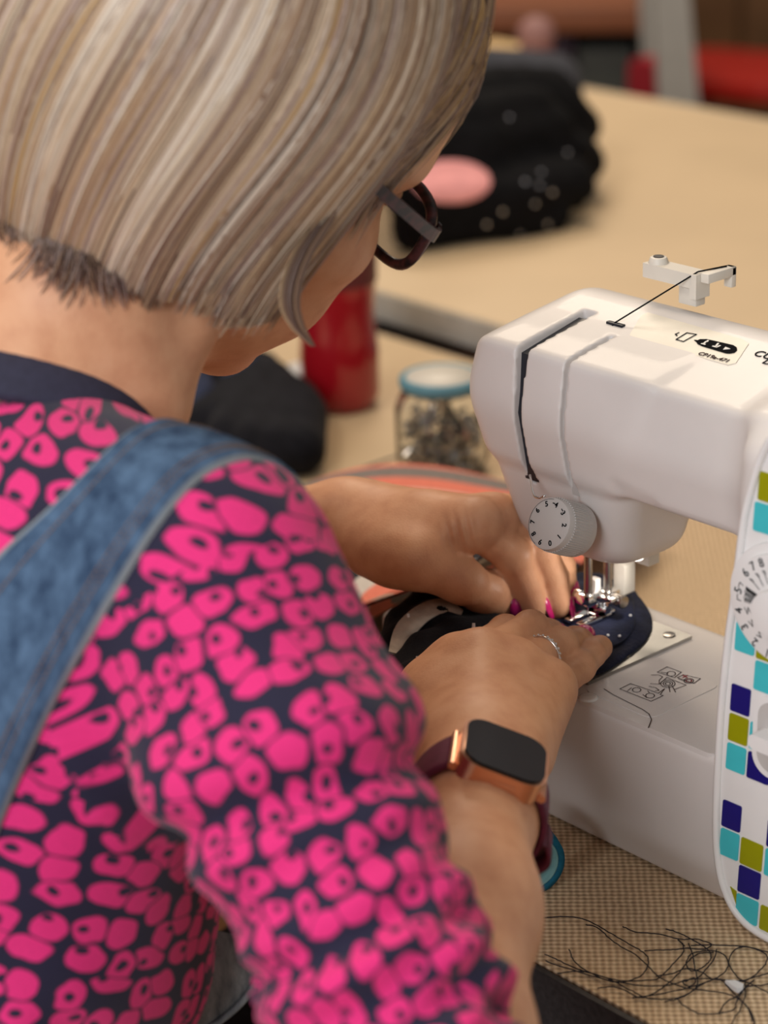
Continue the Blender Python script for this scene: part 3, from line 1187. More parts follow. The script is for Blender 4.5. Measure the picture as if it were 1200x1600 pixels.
def shirt_print():
    m, nt, b = new_mat('spotted_jersey')
    uv = nd(nt, 'ShaderNodeUVMap')
    uv.uv_map = 'UVMap'

    def vm(op, a, c=None, scale=None):
        n = nd(nt, 'ShaderNodeVectorMath', operation=op)
        for i, q in enumerate((a, c)):
            if q is None:
                continue
            if isinstance(q, tuple):
                n.inputs[i].default_value = q
            else:
                nt.links.new(q, n.inputs[i])
        if scale is not None:
            n.inputs['Scale'].default_value = scale
        return n

    def mt(op, a, c=None):
        n = nd(nt, 'ShaderNodeMath', operation=op)
        for i, q in enumerate((a, c)):
            if q is None:
                continue
            if isinstance(q, (int, float)):
                n.inputs[i].default_value = q
            else:
                nt.links.new(q, n.inputs[i])
        return n.outputs[0]
    sc = vm('MULTIPLY', uv.outputs[0], (1 / 0.0142, 1 / 0.0119, 0)).outputs[0]
    nz = nd(nt, 'ShaderNodeTexNoise', noise_dimensions='2D')
    nz.inputs['Scale'].default_value = 1.6
    nz.inputs['Detail'].default_value = 0.5
    nt.links.new(sc, nz.inputs['Vector'])
    wob = vm('SCALE', vm('SUBTRACT', nz.outputs['Color'], (0.5, 0.5, 0.5)).outputs[0], None, 0.28).outputs[0]
    p = vm('ADD', sc, wob).outputs[0]
    p = vm('MULTIPLY', p, (1, 1, 0)).outputs[0]
    f1 = nd(nt, 'ShaderNodeTexVoronoi', voronoi_dimensions='2D', feature='F1')
    de = nd(nt, 'ShaderNodeTexVoronoi', voronoi_dimensions='2D', feature='DISTANCE_TO_EDGE')
    for q in (f1, de):
        q.inputs['Scale'].default_value = 1
        q.inputs['Randomness'].default_value = 0.56
        nt.links.new(p, q.inputs['Vector'])
    loc = vm('SUBTRACT', p, f1.outputs['Position']).outputs[0]
    loc = vm('MULTIPLY', loc, (1, 1, 0)).outputs[0]
    sepc = nd(nt, 'ShaderNodeSeparateColor')
    nt.links.new(f1.outputs['Color'], sepc.inputs[0])
    # blob: an ellipse of random proportion
    ex = mt('ADD', mt('MULTIPLY', sepc.outputs[1], 0.55), 0.72)
    ey = mt('SUBTRACT', 1.98, ex)
    sc2 = nd(nt, 'ShaderNodeCombineXYZ')
    nt.links.new(ex, sc2.inputs[0])
    nt.links.new(ey, sc2.inputs[1])
    ln = nd(nt, 'ShaderNodeVectorMath', operation='LENGTH')
    nt.links.new(vm('MULTIPLY', loc, sc2.outputs[0]).outputs[0], ln.inputs[0])
    blob = mt('SUBTRACT', 0.450, ln.outputs['Value'])
    # bite or hole that turns the blob into a C or a ring
    ang = mt('MULTIPLY', sepc.outputs[0], 6.283)
    rad = mt('ADD', mt('MULTIPLY', sepc.outputs[2], 0.30), 0.06)
    cmb = nd(nt, 'ShaderNodeCombineXYZ')
    nt.links.new(mt('MULTIPLY', mt('COSINE', ang), rad), cmb.inputs[0])
    nt.links.new(mt('MULTIPLY', mt('SINE', ang), rad), cmb.inputs[1])
    dn = nd(nt, 'ShaderNodeVectorMath', operation='DISTANCE')
    nt.links.new(loc, dn.inputs[0])
    nt.links.new(cmb.outputs[0], dn.inputs[1])
    notch = mt('SUBTRACT', dn.outputs['Value'], mt('MULTIPLY', mt('GREATER_THAN', sepc.outputs[0], 0.25), 0.155))
    edge = mt('SUBTRACT', de.outputs['Distance'], 0.035)
    sm = nd(nt, 'ShaderNodeMath', operation='SMOOTH_MIN')
    nt.links.new(edge, sm.inputs[0])
    nt.links.new(blob, sm.inputs[1])
    sm.inputs[2].default_value = 0.16
    v = mt('MULTIPLY', mt('MINIMUM', notch, mt('ADD', sm.outputs[0], 0.012)), 9.0)
    v = mt('ADD', v, 0.5)
    n3 = nd(nt, 'ShaderNodeTexNoise', noise_dimensions='2D')
    n3.inputs['Scale'].default_value = 900
    nt.links.new(uv.outputs[0], n3.inputs['Vector'])
    r = ramp(nt, [(0.25, (0.023, 0.021, 0.05)), (0.75, (0.86, 0.036, 0.235))])
    nt.links.new(v, r.inputs[0])
    mx = nd(nt, 'ShaderNodeMixRGB', blend_type='MULTIPLY')
    mx.inputs[0].default_value = 0.25
    nt.links.new(r.outputs[0], mx.inputs[1])
    nt.links.new(n3.outputs['Fac'], mx.inputs[2])
    nt.links.new(mx.outputs[0], b.inputs['Base Color'])
    b.inputs['Roughness'].default_value = 0.85
    b.inputs['Specular IOR Level'].default_value = 0.2
    b.inputs['Sheen Weight'].default_value = 0.15
    return m


M_SHIRT = shirt_print()
M_NAVYKNIT = mat('navy_rib', (0.028, 0.028, 0.055), 0.85, noise=0.12, nscale=300, bump=0.2, bscale=900)
SL_END = lerp(RS, RE, 0.93)


def shirt_mesh():
    h = 0.0036
    g = Field((-0.36, -0.63, -0.30), (0.32, -0.10, 0.335), h)
    flat = nrm(V(0, 1, 0) - SPV * SPV[1])
    side = np.cross(SPV, flat)
    # trunk: stacked ellipses
    for t0, t1, r0, r1 in ((.22, .35, .104, .118), (.35, .6, .118, .112), (.6, 1.0, .112, .124)):
        g.cone(lerp(CH, PELV, t0), lerp(CH, PELV, t1), r0, r1, .03, flat=flat, fs=.78)
    # shoulder yoke
    g.cone(NECK - NAX * .041, RS + V(-.028, .0, .004), .059, .047, .03)
    g.cone(NECK - NAX * .044, LS + V(.028, .0, .0), .058, .044, .03)
    g.cone(lerp(CH, RS, .55) + SPV * .055 - flat * .02, lerp(CH, RS, .45) + SPV * .17 - flat * .015, .075, .07, .04)   # shoulder blade
    g.cone(lerp(CH, LS, .55) + SPV * .07 - flat * .02, lerp(CH, LS, .45) + SPV * .17 - flat * .015, .055, .06, .04)
    # sleeves
    g.chain([RS, lerp(RS, RE, .35), lerp(RS, RE, .7), SL_END], [.0500, .0452, .0372, .0360], .018, .016)
    g.chain([LS, lerp(LS, LE, .45), lerp(LS, LE, .8)], [.050, .046, .043], .022, .02)
    # neck opening and open sleeve end
    g.cone(NECK - NAX * .012, NECK + NAX * .06, .0600, .062, .004, op='sub')
    ad = nrm(RE - RS)
    v, q = g.mesh()
    # regions: 1 = right sleeve
    c = v
    L = np.linalg.norm(RE - RS)

    def uv_sleeve(p):
        t = (p - RS) @ ad
        w = p - RS - t[:, None] * ad
        e1 = nrm(np.cross(ad, CF))
        e2 = np.cross(ad, e1)
        a = np.arctan2(w @ e2, w @ e1)
        return np.stack([a * .050, t], 1), t, np.linalg.norm(w, axis=1)

    def uv_trunk(p):
        t = (p - CH) @ SPV
        w = p - CH - t[:, None] * SPV
        a = np.arctan2(w @ side, -(w @ flat))
        return np.stack([a * .125 + 3.0, t + 2.0], 1), t
    # folds
    su, st, sw = uv_sleeve(v)
    tu, tt = uv_trunk(v)
    slv = (st > 0.012) & (sw < 0.075) & (((v - CH) @ nrm(RS - CH)) > 0.085)
    # normals from the field
    nrmv = np.zeros_like(v)
    fn = np.cross(v[q[:, 2]] - v[q[:, 0]], v[q[:, 3]] - v[q[:, 1]])
    for k in range(4):
        np.add.at(nrmv, q[:, k], fn)
    nrmv /= np.linalg.norm(nrmv, axis=1)[:, None] + 1e-12
    ang = su[:, 0] / .050
    d = np.zeros(len(v))
    # rings of creases above the elbow
    wl = np.clip((st - 0.45 * L) / (0.3 * L), 0, 1) * slv
    d += wl * 0.0034 * np.sin(st / 0.0145 * 2 * math.pi * .5 + 1.8 * np.sin(ang * 1.5 + .6) + 2.2 * ang)
    d += wl * 0.0022 * np.sin(st / 0.009 * math.pi + 2.6 * np.cos(ang * 2.0) - 1.4 * ang)
    # the hard crease where the arm bends, sagging cloth above it
    tc_ = st - L * (0.40 + 0.05 * np.sin(ang + 0.5))
    d += slv * (0.0040 * np.exp(-((tc_ + 0.020) / 0.016) ** 2) - 0.0062 * np.exp(-(tc_ / 0.0075) ** 2) + 0.0030 * np.exp(-((tc_ - 0.016) / 0.010) ** 2))
    # long drapes from the armpit over the back of the sleeve
    w2 = np.exp(-((st - 0.30 * L) / (0.22 * L)) ** 2) * slv
    d += w2 * 0.0022 * np.sin(ang * 4.0 + st * 45)
    # body of the top: slack folds running towards the armpit
    px_, py_, _z = (600 + FPX * ((v - CAM) @ CR) / ((v - CAM) @ CF), 800 - FPX * ((v - CAM) @ CU) / ((v - CAM) @ CF), 0)
    w3 = np.clip((tt - 0.13) / 0.08, 0, 1) * (~slv)
    d += w3 * 0.0050 * np.sin((px_ * 0.55 + py_) / 62 + 1.2 * np.sin(px_ / 90))
    d += w3 * 0.0028 * np.sin((py_ - px_ * 0.3) / 33 + 1.5 * np.sin(px_ / 60 + 1))
    v = v + nrmv * d[:, None]
    # uv per face
    cen = v[q].mean(1)
    us, ts, ws = uv_sleeve(cen)
    isl = (ts > 0.012) & (ws < 0.075) & (((cen - CH) @ nrm(RS - CH)) > 0.085)
    loopv = v[q.ravel()]
    U = np.where(np.repeat(isl, 4)[:, None], uv_sleeve(loopv)[0], uv_trunk(loopv)[0])
    # unwrap the angle jump inside a face
    U = U.reshape(-1, 4, 2)
    for per, sel in ((2 * math.pi * .050, isl), (2 * math.pi * .125, ~isl)):
        dU = U[:, :, 0] - U[:, :1, 0]
        fix = np.where(dU > per / 2, -per, np.where(dU < -per / 2, per, 0))
        U[sel, :, 0] += fix[sel]
    o = from_np('shirt', v, q, M_SHIRT, PERSON)
    if len(o.data.loops) == U.size // 2:
        uvl = o.data.uv_layers.new(name='UVMap')
        uvl.data.foreach_set('uv', U.reshape(-1).astype(np.float32))
    return o, v, q


SHIRT, sv, sq = shirt_mesh()
SHIRT['label'] = 'navy top with bright pink leopard spots'
SBVH = BVHTree.FromPolygons([tuple(p) for p in sv], [tuple(int(i) for i in f_) for f_ in sq])


def hit(px, py, bvh=None):
    r = nrm(ray(px, py))
    loc, n, i, dist = (bvh or SBVH).ray_cast(Vector(CAM), Vector(r))
    return (np.array(loc), np.array(n)) if loc is not None else (None, None)


def near(p):
    loc, n, i, d = SBVH.find_nearest(Vector(p))
    return np.array(loc), np.array(n)


def denim(name, c0, c1, stitch=True):
    m, nt, b = new_mat(name)
    tc = nd(nt, 'ShaderNodeTexCoord')
    nz = nd(nt, 'ShaderNodeTexNoise')
    nz.inputs['Scale'].default_value = 120
    nz.inputs['Detail'].default_value = 6
    nz.inputs['Roughness'].default_value = 0.7
    mp = nd(nt, 'ShaderNodeMapping')
    mp.inputs['Scale'].default_value = (1, 1, 0.35)
    nt.links.new(tc.outputs['Object'], mp.inputs[0])
    nt.links.new(mp.outputs[0], nz.inputs['Vector'])
    r = ramp(nt, [(0.3, c0), (0.68, c1)])
    nt.links.new(nz.outputs['Fac'], r.inputs[0])
    last = r.outputs[0]
    if stitch:
        uv = nd(nt, 'ShaderNodeUVMap')
        uv.uv_map = 'UVMap'
        sp = nd(nt, 'ShaderNodeSeparateXYZ')
        nt.links.new(uv.outputs[0], sp.inputs[0])
        cr = ramp(nt, [(0.0, (0.33, 0.36, 0.37)), (0.035, (0.27, 0.31, 0.34)), (0.06, (0, 0, 0)), (0.94, (0, 0, 0)), (0.965, (0.27, 0.31, 0.34)), (1.0, (0.33, 0.36, 0.37))])
        al = ramp(nt, [(0.0, (1, 1, 1)), (0.035, (.8, .8, .8)), (0.06, (0, 0, 0)), (0.94, (0, 0, 0)), (0.965, (.8, .8, .8)), (1.0, (1, 1, 1))])
        nt.links.new(sp.outputs[0], cr.inputs[0])
        nt.links.new(sp.outputs[0], al.inputs[0])
        mx = nd(nt, 'ShaderNodeMixRGB')
        nt.links.new(al.outputs[0], mx.inputs[0])
        nt.links.new(last, mx.inputs[1])
        nt.links.new(cr.outputs[0], mx.inputs[2])
        last = mx.outputs[0]
    nt.links.new(last, b.inputs['Base Color'])
    b.inputs['Roughness'].default_value = 0.9
    b.inputs['Specular IOR Level'].default_value = 0.15
    bp_ = nd(nt, 'ShaderNodeBump')
    bp_.inputs['Strength'].default_value = 0.4
    bp_.inputs['Distance'].default_value = 0.001
    nt.links.new(nz.outputs['Fac'], bp_.inputs['Height'])
    nt.links.new(bp_.outputs[0], b.inputs['Normal'])
    return m


M_DENIM = denim('denim', srgb(30, 47, 74), srgb(88, 114, 144))
M_DENIMG = denim('denim_grey', srgb(70, 78, 84), srgb(140, 146, 148), False)
M_STITCH = mat('stitch_thread', srgb(120, 96, 80), 0.8)


def strap():
    outer = catmull([(404, 716, 0), (372, 722, 0), (318, 745, 0), (262, 805, 0), (212, 880, 0), (164, 962, 0), (112, 1050, 0), (66, 1140, 0), (24, 1235, 0), (-10, 1320, 0), (-60, 1460, 0), (-100, 1600, 0)], 60)
    inner = catmull([(272, 662, 0), (236, 664, 0), (196, 682, 0), (140, 738, 0), (92, 786, 0), (40, 832, 0), (0, 868, 0), (-40, 915, 0), (-80, 975, 0), (-115, 1040, 0), (-170, 1180, 0), (-220, 1330, 0)], 60)
    nW = 13
    rows_ = []
    for a, b_ in zip(outer, inner):
        row = []
        for k in range(nW):
            p = lerp(a, b_, k / (nW - 1))
            loc, n = hit(p[0], p[1])
            row.append((loc, n))
        if all(r[0] is not None for r in row):
            rows_.append(row)
    pts = np.array([[r[0] for r in row] for row in rows_])
    nn = np.array([[r[1] for r in row] for row in rows_])
    # carry on over the shoulder, down the front
    front = []
    p0 = pts[0]
    step = nrm(pts[0].mean(0) - pts[3].mean(0))
    cur = p0.copy()
    for i in range(14):
        step = nrm(step + V(0.0, 0.06, -0.16))
        nxt = []
        for k in range(nW):
            loc, n = near(cur[k] + step * .009)
            nxt.append((loc, n))
        cur = np.array([q_[0] for q_ in nxt])
        front.append((cur, np.array([q_[1] for q_ in nxt])))
    pts = np.concatenate([np.array([f_[0] for f_ in front])[::-1], pts])
    nn = np.concatenate([np.array([f_[1] for f_ in front])[::-1], nn])
    # smooth
    for _ in range(6):
        pts[1:-1] = (pts[:-2] + 2 * pts[1:-1] + pts[2:]) / 4
        nn[1:-1] = (nn[:-2] + 2 * nn[1:-1] + nn[2:]) / 4
    nn /= np.linalg.norm(nn, axis=2)[:, :, None]
    prof = np.array([0.0016] + [0.0030] * (nW - 2) + [0.0016])
    prof[1] = prof[-2] = 0.0036
    prof[2] = prof[-3] = 0.0028
    topv = pts + nn * prof[None, :, None]
    botv = pts - nn * 0.004
    n = len(pts)
    V_ = np.concatenate([topv.reshape(-1, 3), botv.reshape(-1, 3)])
    F_, UVs = [], []
    N = n * nW
    for i in range(n - 1):
        for k in range(nW - 1):
            a = i * nW + k
            F_.append((a, a + 1, a + nW + 1, a + nW))
            UVs += [(k / (nW - 1), i / n), ((k + 1) / (nW - 1), i / n), ((k + 1) / (nW - 1), (i + 1) / n), (k / (nW - 1), (i + 1) / n)]
    for i in range(n - 1):
        for k in (0, nW - 1):
            a = i * nW + k
            F_.append((a, a + nW, N + a + nW, N + a))
            UVs += [(0, 0)] * 4
    o = from_np('overall_strap', V_, np.array(F_), M_DENIM, PERSON)
    o['label'] = 'faded blue denim overall strap over the shoulder'
    if len(o.data.loops) == len(UVs):
        uvl = o.data.uv_layers.new(name='UVMap')
        uvl.data.foreach_set('uv', np.array(UVs, np.float32).ravel())
    # stitched seams
    for w_ in (0.17, 0.24, 0.80):
        kf = w_ * (nW - 1)
        k0 = int(kf)
        path = lerp(topv[:, k0], topv[:, k0 + 1], kf - k0) + nn[:, k0] * .0002
        bm = bmesh.new()
        fine = catmull(path, n * 5)
        i = 0
        while i < len(fine) - 3:
            bm_cyl(fine[i], fine[i + 2], .00042, .00042, 5, bm)
            i += 3
        from_bm('stitch_seam', bm, M_STITCH, o)
    return o


strap()


# neck band of the top
def collar():
    ax = NAX
    e1 = nrm(CR - ax * (CR @ ax))
    e2 = np.cross(ax, e1)
    pts, nseg = [], 64
    c0 = NECK
    prof = [(-.0180, .0035), (-.015, .0066), (0, .0062), (.0095, .0048), (.0115, .0020), (.009, -.002), (-.009, -.002)]
    Vv, Ff = [], []
    for i in range(nseg):
        a = 2 * math.pi * i / nseg
        d = e1 * math.cos(a) + e2 * math.sin(a)
        for hgt, rr_ in prof:
            Vv.append(c0 + ax * hgt + d * (0.0600 + rr_ - hgt * 0.25))
    m_ = len(prof)
    for i in range(nseg):
        j = (i + 1) % nseg
        for k in range(m_):
            l = (k + 1) % m_
            Ff.append((i * m_ + k, j * m_ + k, j * m_ + l, i * m_ + l))
    return from_np('neck_band', np.array(Vv), np.array(Ff), M_NAVYKNIT, PERSON)


collar()

# ------------------------------------------------------------------ hair
def hair_mat():
    m, nt, b = new_mat('hair')
    at_ = nd(nt, 'ShaderNodeAttribute')
    at_.attribute_name = 'hair_col'
    nt.links.new(at_.outputs['Color'], b.inputs['Base Color'])
    b.inputs['Roughness'].default_value = 0.38
    b.inputs['Specular IOR Level'].default_value = 0.55
    b.inputs['Sheen Weight'].default_value = 0.1
    return m


M_HAIR = hair_mat()
PAL = np.array([srgb(92, 68, 56), srgb(146, 116, 92), srgb(186, 154, 120), srgb(212, 188, 158), srgb(240, 226, 206), srgb(166, 142, 132), srgb(128, 100, 86), srgb(204, 164, 104)])


def shell(phi, s, sc):
    """hair surface in the head frame. phi: 0 front, 90 right, 180 back (degrees); s: 0 crown .. 1 hem"""
    kk = np.clip((s - 0.15) / 0.6, 0, 1)
    kk = 1 - 0.33 * kk * kk * (3 - 2 * kk)
    phi = 180 - (180 - phi) * kk
    ph = np.radians(phi)
    th = np.clip(s / 0.56, 0, 1) * (math.pi / 2)
    dn = np.clip(s - 0.56, 0, None) / 0.44
    rx, ry, rz = 0.0885 * sc, (0.108 + 0.012 * np.clip(np.cos(ph), 0, 1)) * sc, 0.110 * sc
    cx, cy, cz = 0.0, -0.014, 0.030
    back = np.clip((phi - 90) / 90, 0, 1) * (phi <= 180) + np.clip((270 - phi) / 90, 0, 1) * (phi > 180)
    hem = 0.150 - 0.004 * back ** 1.2           # how far below the equator the hair reaches
    curl = dn ** 2
    r_ = np.sin(th) * (1 - 0.16 * curl)
    x = cx + rx * r_ * np.sin(ph)
    y = cy + ry * r_ * np.cos(ph) - 0.030 * curl * (1 - back) + 0.030 * curl * back
    z = cz + rz * np.cos(th) - hem * dn
    # the crown sits towards the back of the head
    y = y - 0.006 * np.cos(th) ** 2
    return x, y, z


def build_hair():
    rng = np.random.default_rng(5)
    VV, FF, CC = [], [], []
    off = 0

    def to_world(x, y, z):
        y, z = y + 0.014, z - 0.030
        c_, s_ = math.cos(math.radians(21)), math.sin(math.radians(21))
        y, z = y * c_ - z * s_ - 0.014, z * c_ + y * s_ + 0.030
        return HO + 1.02 * (x[..., None] * HM[0] + y[..., None] * HM[1] + z[..., None] * HM[2])
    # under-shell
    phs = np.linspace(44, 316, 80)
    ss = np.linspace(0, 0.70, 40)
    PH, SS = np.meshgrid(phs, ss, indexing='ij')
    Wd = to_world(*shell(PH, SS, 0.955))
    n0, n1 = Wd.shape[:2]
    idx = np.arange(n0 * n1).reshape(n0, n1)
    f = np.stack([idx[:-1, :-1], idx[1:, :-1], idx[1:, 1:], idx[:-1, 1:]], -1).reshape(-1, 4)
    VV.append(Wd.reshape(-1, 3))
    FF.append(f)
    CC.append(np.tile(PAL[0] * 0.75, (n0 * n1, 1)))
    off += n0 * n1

    def add_strands(P, wid, col):
        """P (N,K,3) world points, wid (N,), col (N,3)"""
        nonlocal off
        N, K = P.shape[:2]
        T = np.gradient(P, axis=1)
        T /= np.linalg.norm(T, axis=2, keepdims=True) + 1e-12
        O = P - HO
        O = O - (O * T).sum(2, keepdims=True) * T
        O /= np.linalg.norm(O, axis=2, keepdims=True) + 1e-12
        S = np.cross(T, O)
        tt = np.linspace(0, 1, K)
        tap = np.minimum(1, (1 - tt) * 5 + 0.12) * np.minimum(1, tt * 8 + 0.3)
        w = (wid[:, None] * tap[None, :])[..., None]
        R3 = np.stack([P + S * w, P + O * w * 0.8, P - S * w], 2)          # N,K,3,3
        base = off + np.arange(N * K * 3).reshape(N, K, 3)
        fs = []
        for a, c in ((0, 1), (1, 2)):
            fs.append(np.stack([base[:, :-1, a], base[:, 1:, a], base[:, 1:, c], base[:, :-1, c]], -1).reshape(-1, 4))
        VV.append(R3.reshape(-1, 3))
        FF.append(np.concatenate(fs))
        shade = 1 - 0.10 * rng.random((N, 1, 1, 1)) * np.ones((N, K, 3, 1))
        CC.append((col[:, None, None, :] * shade).reshape(-1, 3))
        off += N * K * 3

    def colours(phi, N):
        lock = np.floor(phi / 0.6 + 0.6 * np.sin(phi * .9)).astype(int)
        rl = np.random.default_rng(3)
        table_ = rl.choice(len(PAL), 400, p=[.13, .18, .18, .15, .13, .12, .07, .04])
        base = PAL[table_[lock % 400]] * (0.72 + 0.45 * rl.random(400))[lock % 400][:, None]
        own = PAL[rng.choice(len(PAL), N, p=[.12, .2, .2, .16, .1, .12, .06, .04])]
        return 0.62 * base + 0.38 * own
    # main fall: every strand is laid on the shell, then cut to the bob's outline
    N, K = 15000, 17
    phi = rng.uniform(30, 330, N)
    near_side = rng.random(N) < 0.72
    phi[near_side] = rng.uniform(30, 200, near_side.sum())
    s0 = rng.uniform(0.02, 0.45, N)
    lock = np.floor(phi / 2.6)
    lr = np.random.default_rng(9).normal(0, 1, (200, 4))
    li = lock.astype(int) % 200
    ctr = (lock + 0.5) * 2.6
    own = rng.normal(0, 1, (N, 3))
    sc = 0.975 + 0.040 * rng.random(N)[:, None]

    def path(S):
        t = np.clip((S - 0.0) / 1.0, 0, 1.2)
        ph = phi[:, None] + (ctr - phi)[:, None] * 0.30 * t ** 1.5 + lr[li, 0][:, None] * 1.1 * t + own[:, :1] * (0.4 + 1.6 * t ** 2) + 1.3 * np.sin(t * 4 + lr[li, 1][:, None] * 2)
        ph = np.clip(ph, 26, 334)
        k_ = sc + 0.006 * lr[li, 2][:, None] * t + 0.004 * own[:, 1:2] * t
        return to_world(*shell(ph, S, k_))

    def pix(P):
        q_ = P - CAM
        zz_ = q_ @ CF
        return 600 + FPX * (q_ @ CR) / zz_, 800 - FPX * (q_ @ CU) / zz_, zz_
    Sd = np.linspace(0.0, 1.06, 54)[None, :] * np.ones((N, 1))
    X, Y, Zd = pix(path(Sd))
    hx = [-400, -120, 0, 55, 80, 150, 230, 300, 400, 440, 480, 560, 700]
    hy = [330, 345, 352, 375, 400, 430, 446, 456, 484, 486, 470, 420, 300]
    wig = rng.normal(0, 9, N) + lr[li, 3] * 9 - 26 * (rng.random(N) < .25) * rng.random(N)
    below = (Y > np.interp(X, hx, hy) + wig[:, None]) & (Zd < 0.985)
    far_ = (Zd >= 0.985) & (Sd > 0.80)
    cut = below | far_
    first = np.where(cut.any(1), cut.argmax(1), Sd.shape[1] - 1)
    s1 = Sd[0, first]
    # keep the face clear: drop strands that cross the front hairline
    fy = [-200, 0, 40, 100, 150, 206, 250, 300, 340, 380, 420, 455, 480]
    fx = [775, 760, 752, 716, 682, 640, 606, 568, 542, 518, 500, 484, 474]
    over = (X > np.interp(Y, fy, fx) + 4 + 5 * own[:, 2:3]) & (Zd < 0.985) & (Sd < s1[:, None]) & (Y > 40)
    keep = (~over.any(1)) & (s1 > s0 + 0.12)
    phi, s0, s1, li, ctr, own, sc = phi[keep], s0[keep], s1[keep], li[keep], ctr[keep], own[keep], sc[keep]
    N = len(phi)
    t = np.linspace(0, 1, K)
    P = path(s0[:, None] + (s1 - s0)[:, None] * t[None, :])
    add_strands(P, rng.uniform(.00035, .00085, N), colours(phi, N))
    # short layered hair on the nape, lying on the neck
    hv, hq = parts[0]
    NB_ = BVHTree.FromPolygons([tuple(p_) for p_ in hv], [tuple(int(k_) for k_ in f_) for f_ in hq])
    K = 7
    t = np.linspace(0, 1, K)
    PP = []
    for i in range(420):
        x0 = rng.normal(140, 62) if rng.random() < .8 else rng.uniform(-40, 40)
        y0 = np.interp(x0, hx, hy) - rng.uniform(5, 40)
        ln = rng.uniform(14, 74) * (1.0 if 60 < x0 < 190 else 0.6)
        lean = rng.normal(0.35 if x0 > 130 else -0.25, 0.35)
        pts_ = []
        for k_ in range(K):
            loc, n_ = hit(x0 + lean * ln * t[k_] ** 1.4, y0 + ln * t[k_], NB_)
            if loc is None:
                break
            pts_.append(loc + n_ * (0.0055 - 0.0042 * t[k_]))
        if len(pts_) == K:
            PP.append(pts_)
    if PP:
        PP = np.array(PP)
        cl = PAL[rng.choice([0, 6, 1, 5], len(PP))] * rng.uniform(.45, .9, (len(PP), 1))
        add_strands(PP, rng.uniform(.0002, .00045, len(PP)), cl)
    # front hair combed over the temple and forehead, lying close to the skin
    Bd = catmull([(774, -90, 0), (766, -40, 0), (760, 5, 0), (749, 55, 0), (729, 105, 0), (696, 158, 0), (655, 206, 0), (614, 246, 0), (578, 288, 0), (552, 330, 0), (530, 380, 0)], 80)[:, :2]
    Tb = np.gradient(Bd, axis=0)
    Tb /= np.linalg.norm(Tb, axis=1)[:, None]
    Nb = np.stack([-Tb[:, 1], Tb[:, 0]], 1)
    Nb *= np.sign(-Nb[:, :1])                      # towards the back of the head
    K = 13
    t = np.linspace(0, 1, K)
    PP = []
    for i in range(1500):
        d0 = abs(rng.normal(0, 48)) - 5
        te = min(1.0, rng.uniform(.40, 1.0) + .1 * (d0 > 30))
        drift = rng.normal(0, 9)
        lift = rng.uniform(.0022, .0075)
        depth = None
        pts_ = []
        for k_ in range(K):
            b_ = t[k_] * te * 79
            i0 = min(int(b_), 78)
            q_ = lerp(Bd[i0], Bd[i0 + 1], b_ - i0) + Nb[i0] * (d0 + drift * t[k_] + 2.5 * math.sin(t[k_] * 5 + d0))
            loc, n_ = hit(q_[0], q_[1], NB_)
            if loc is None:
                pts_.append((q_, None))
            else:
                pts_.append((q_, loc + n_ * lift))
                depth = proj(loc)[2] if depth is None else depth
        if depth is None:
            continue
        out_, last = [], depth
        for q_, p_ in pts_[::-1]:
            if p_ is None:
                p_ = at_depth(q_[0], q_[1], last)
            else:
                last = proj(p_)[2]
            out_.append(p_)
        out_ = np.array(out_[::-1])
        for _ in range(2):
            out_[1:-1] = (out_[:-2] + 2 * out_[1:-1] + out_[2:]) / 4
        PP.append(out_)
    PP = np.array(PP)
    add_strands(PP, rng.uniform(.0003, .0007, len(PP)), PAL[rng.choice([1, 2, 7, 3, 6, 5, 0], len(PP), p=[.24, .22, .14, .12, .12, .1, .06])] * rng.uniform(.7, 1.0, (len(PP), 1)))
    # loose lock hanging in front of the cheek
    N, K = 46, 14
    t = np.linspace(0, 1, K)
    d0 = 0.905
    ctrl = catmull([at_depth(568, 230, .915), at_depth(528, 315, .905), at_depth(476, 395, .897), at_depth(455, 460, .90), at_depth(463, 505, .905), at_depth(490, 541, .91)], K)
    sp = rng.normal(0, 1, (N, 2))
    fan = (np.sin(np.clip(t, 0, 1) * math.pi * .9) * 0.7 + 0.35 * (1 - t))[None, :, None]
    P = ctrl[None] + (CR * sp[:, :1] * .0020)[:, None, :] * fan + (CF * sp[:, 1:] * .0025)[:, None, :] * fan
    ln = rng.uniform(.86, 1.0, N)
    add_strands(P, rng.uniform(.0004, .0008, N), PAL[rng.choice([1, 5, 6, 2, 0], N)] * rng.uniform(.65, 1.0, (N, 1)))
    v = np.vstack(VV)
    q = np.vstack(FF)
    c = np.vstack(CC)
    o = from_np('hair', v, q, M_HAIR, PERSON)
    o['label'] = 'chin-length blonde bob with pale highlights'
    ca = o.data.color_attributes.new('hair_col', 'FLOAT_COLOR', 'POINT')
    ca.data.foreach_set('color', np.concatenate([c, np.ones((len(c), 1))], 1).astype(np.float32).ravel())
    return o


build_hair()

# ------------------------------------------------------------------ nails
M_NAIL = mat('nail_polish', (0.62, 0.012, 0.17), 0.18, noise=0.05, coat=0.6)
M_NAILD = mat('nail_polish_deep', (0.36, 0.012, 0.13), 0.18, noise=0.05, coat=0.6)


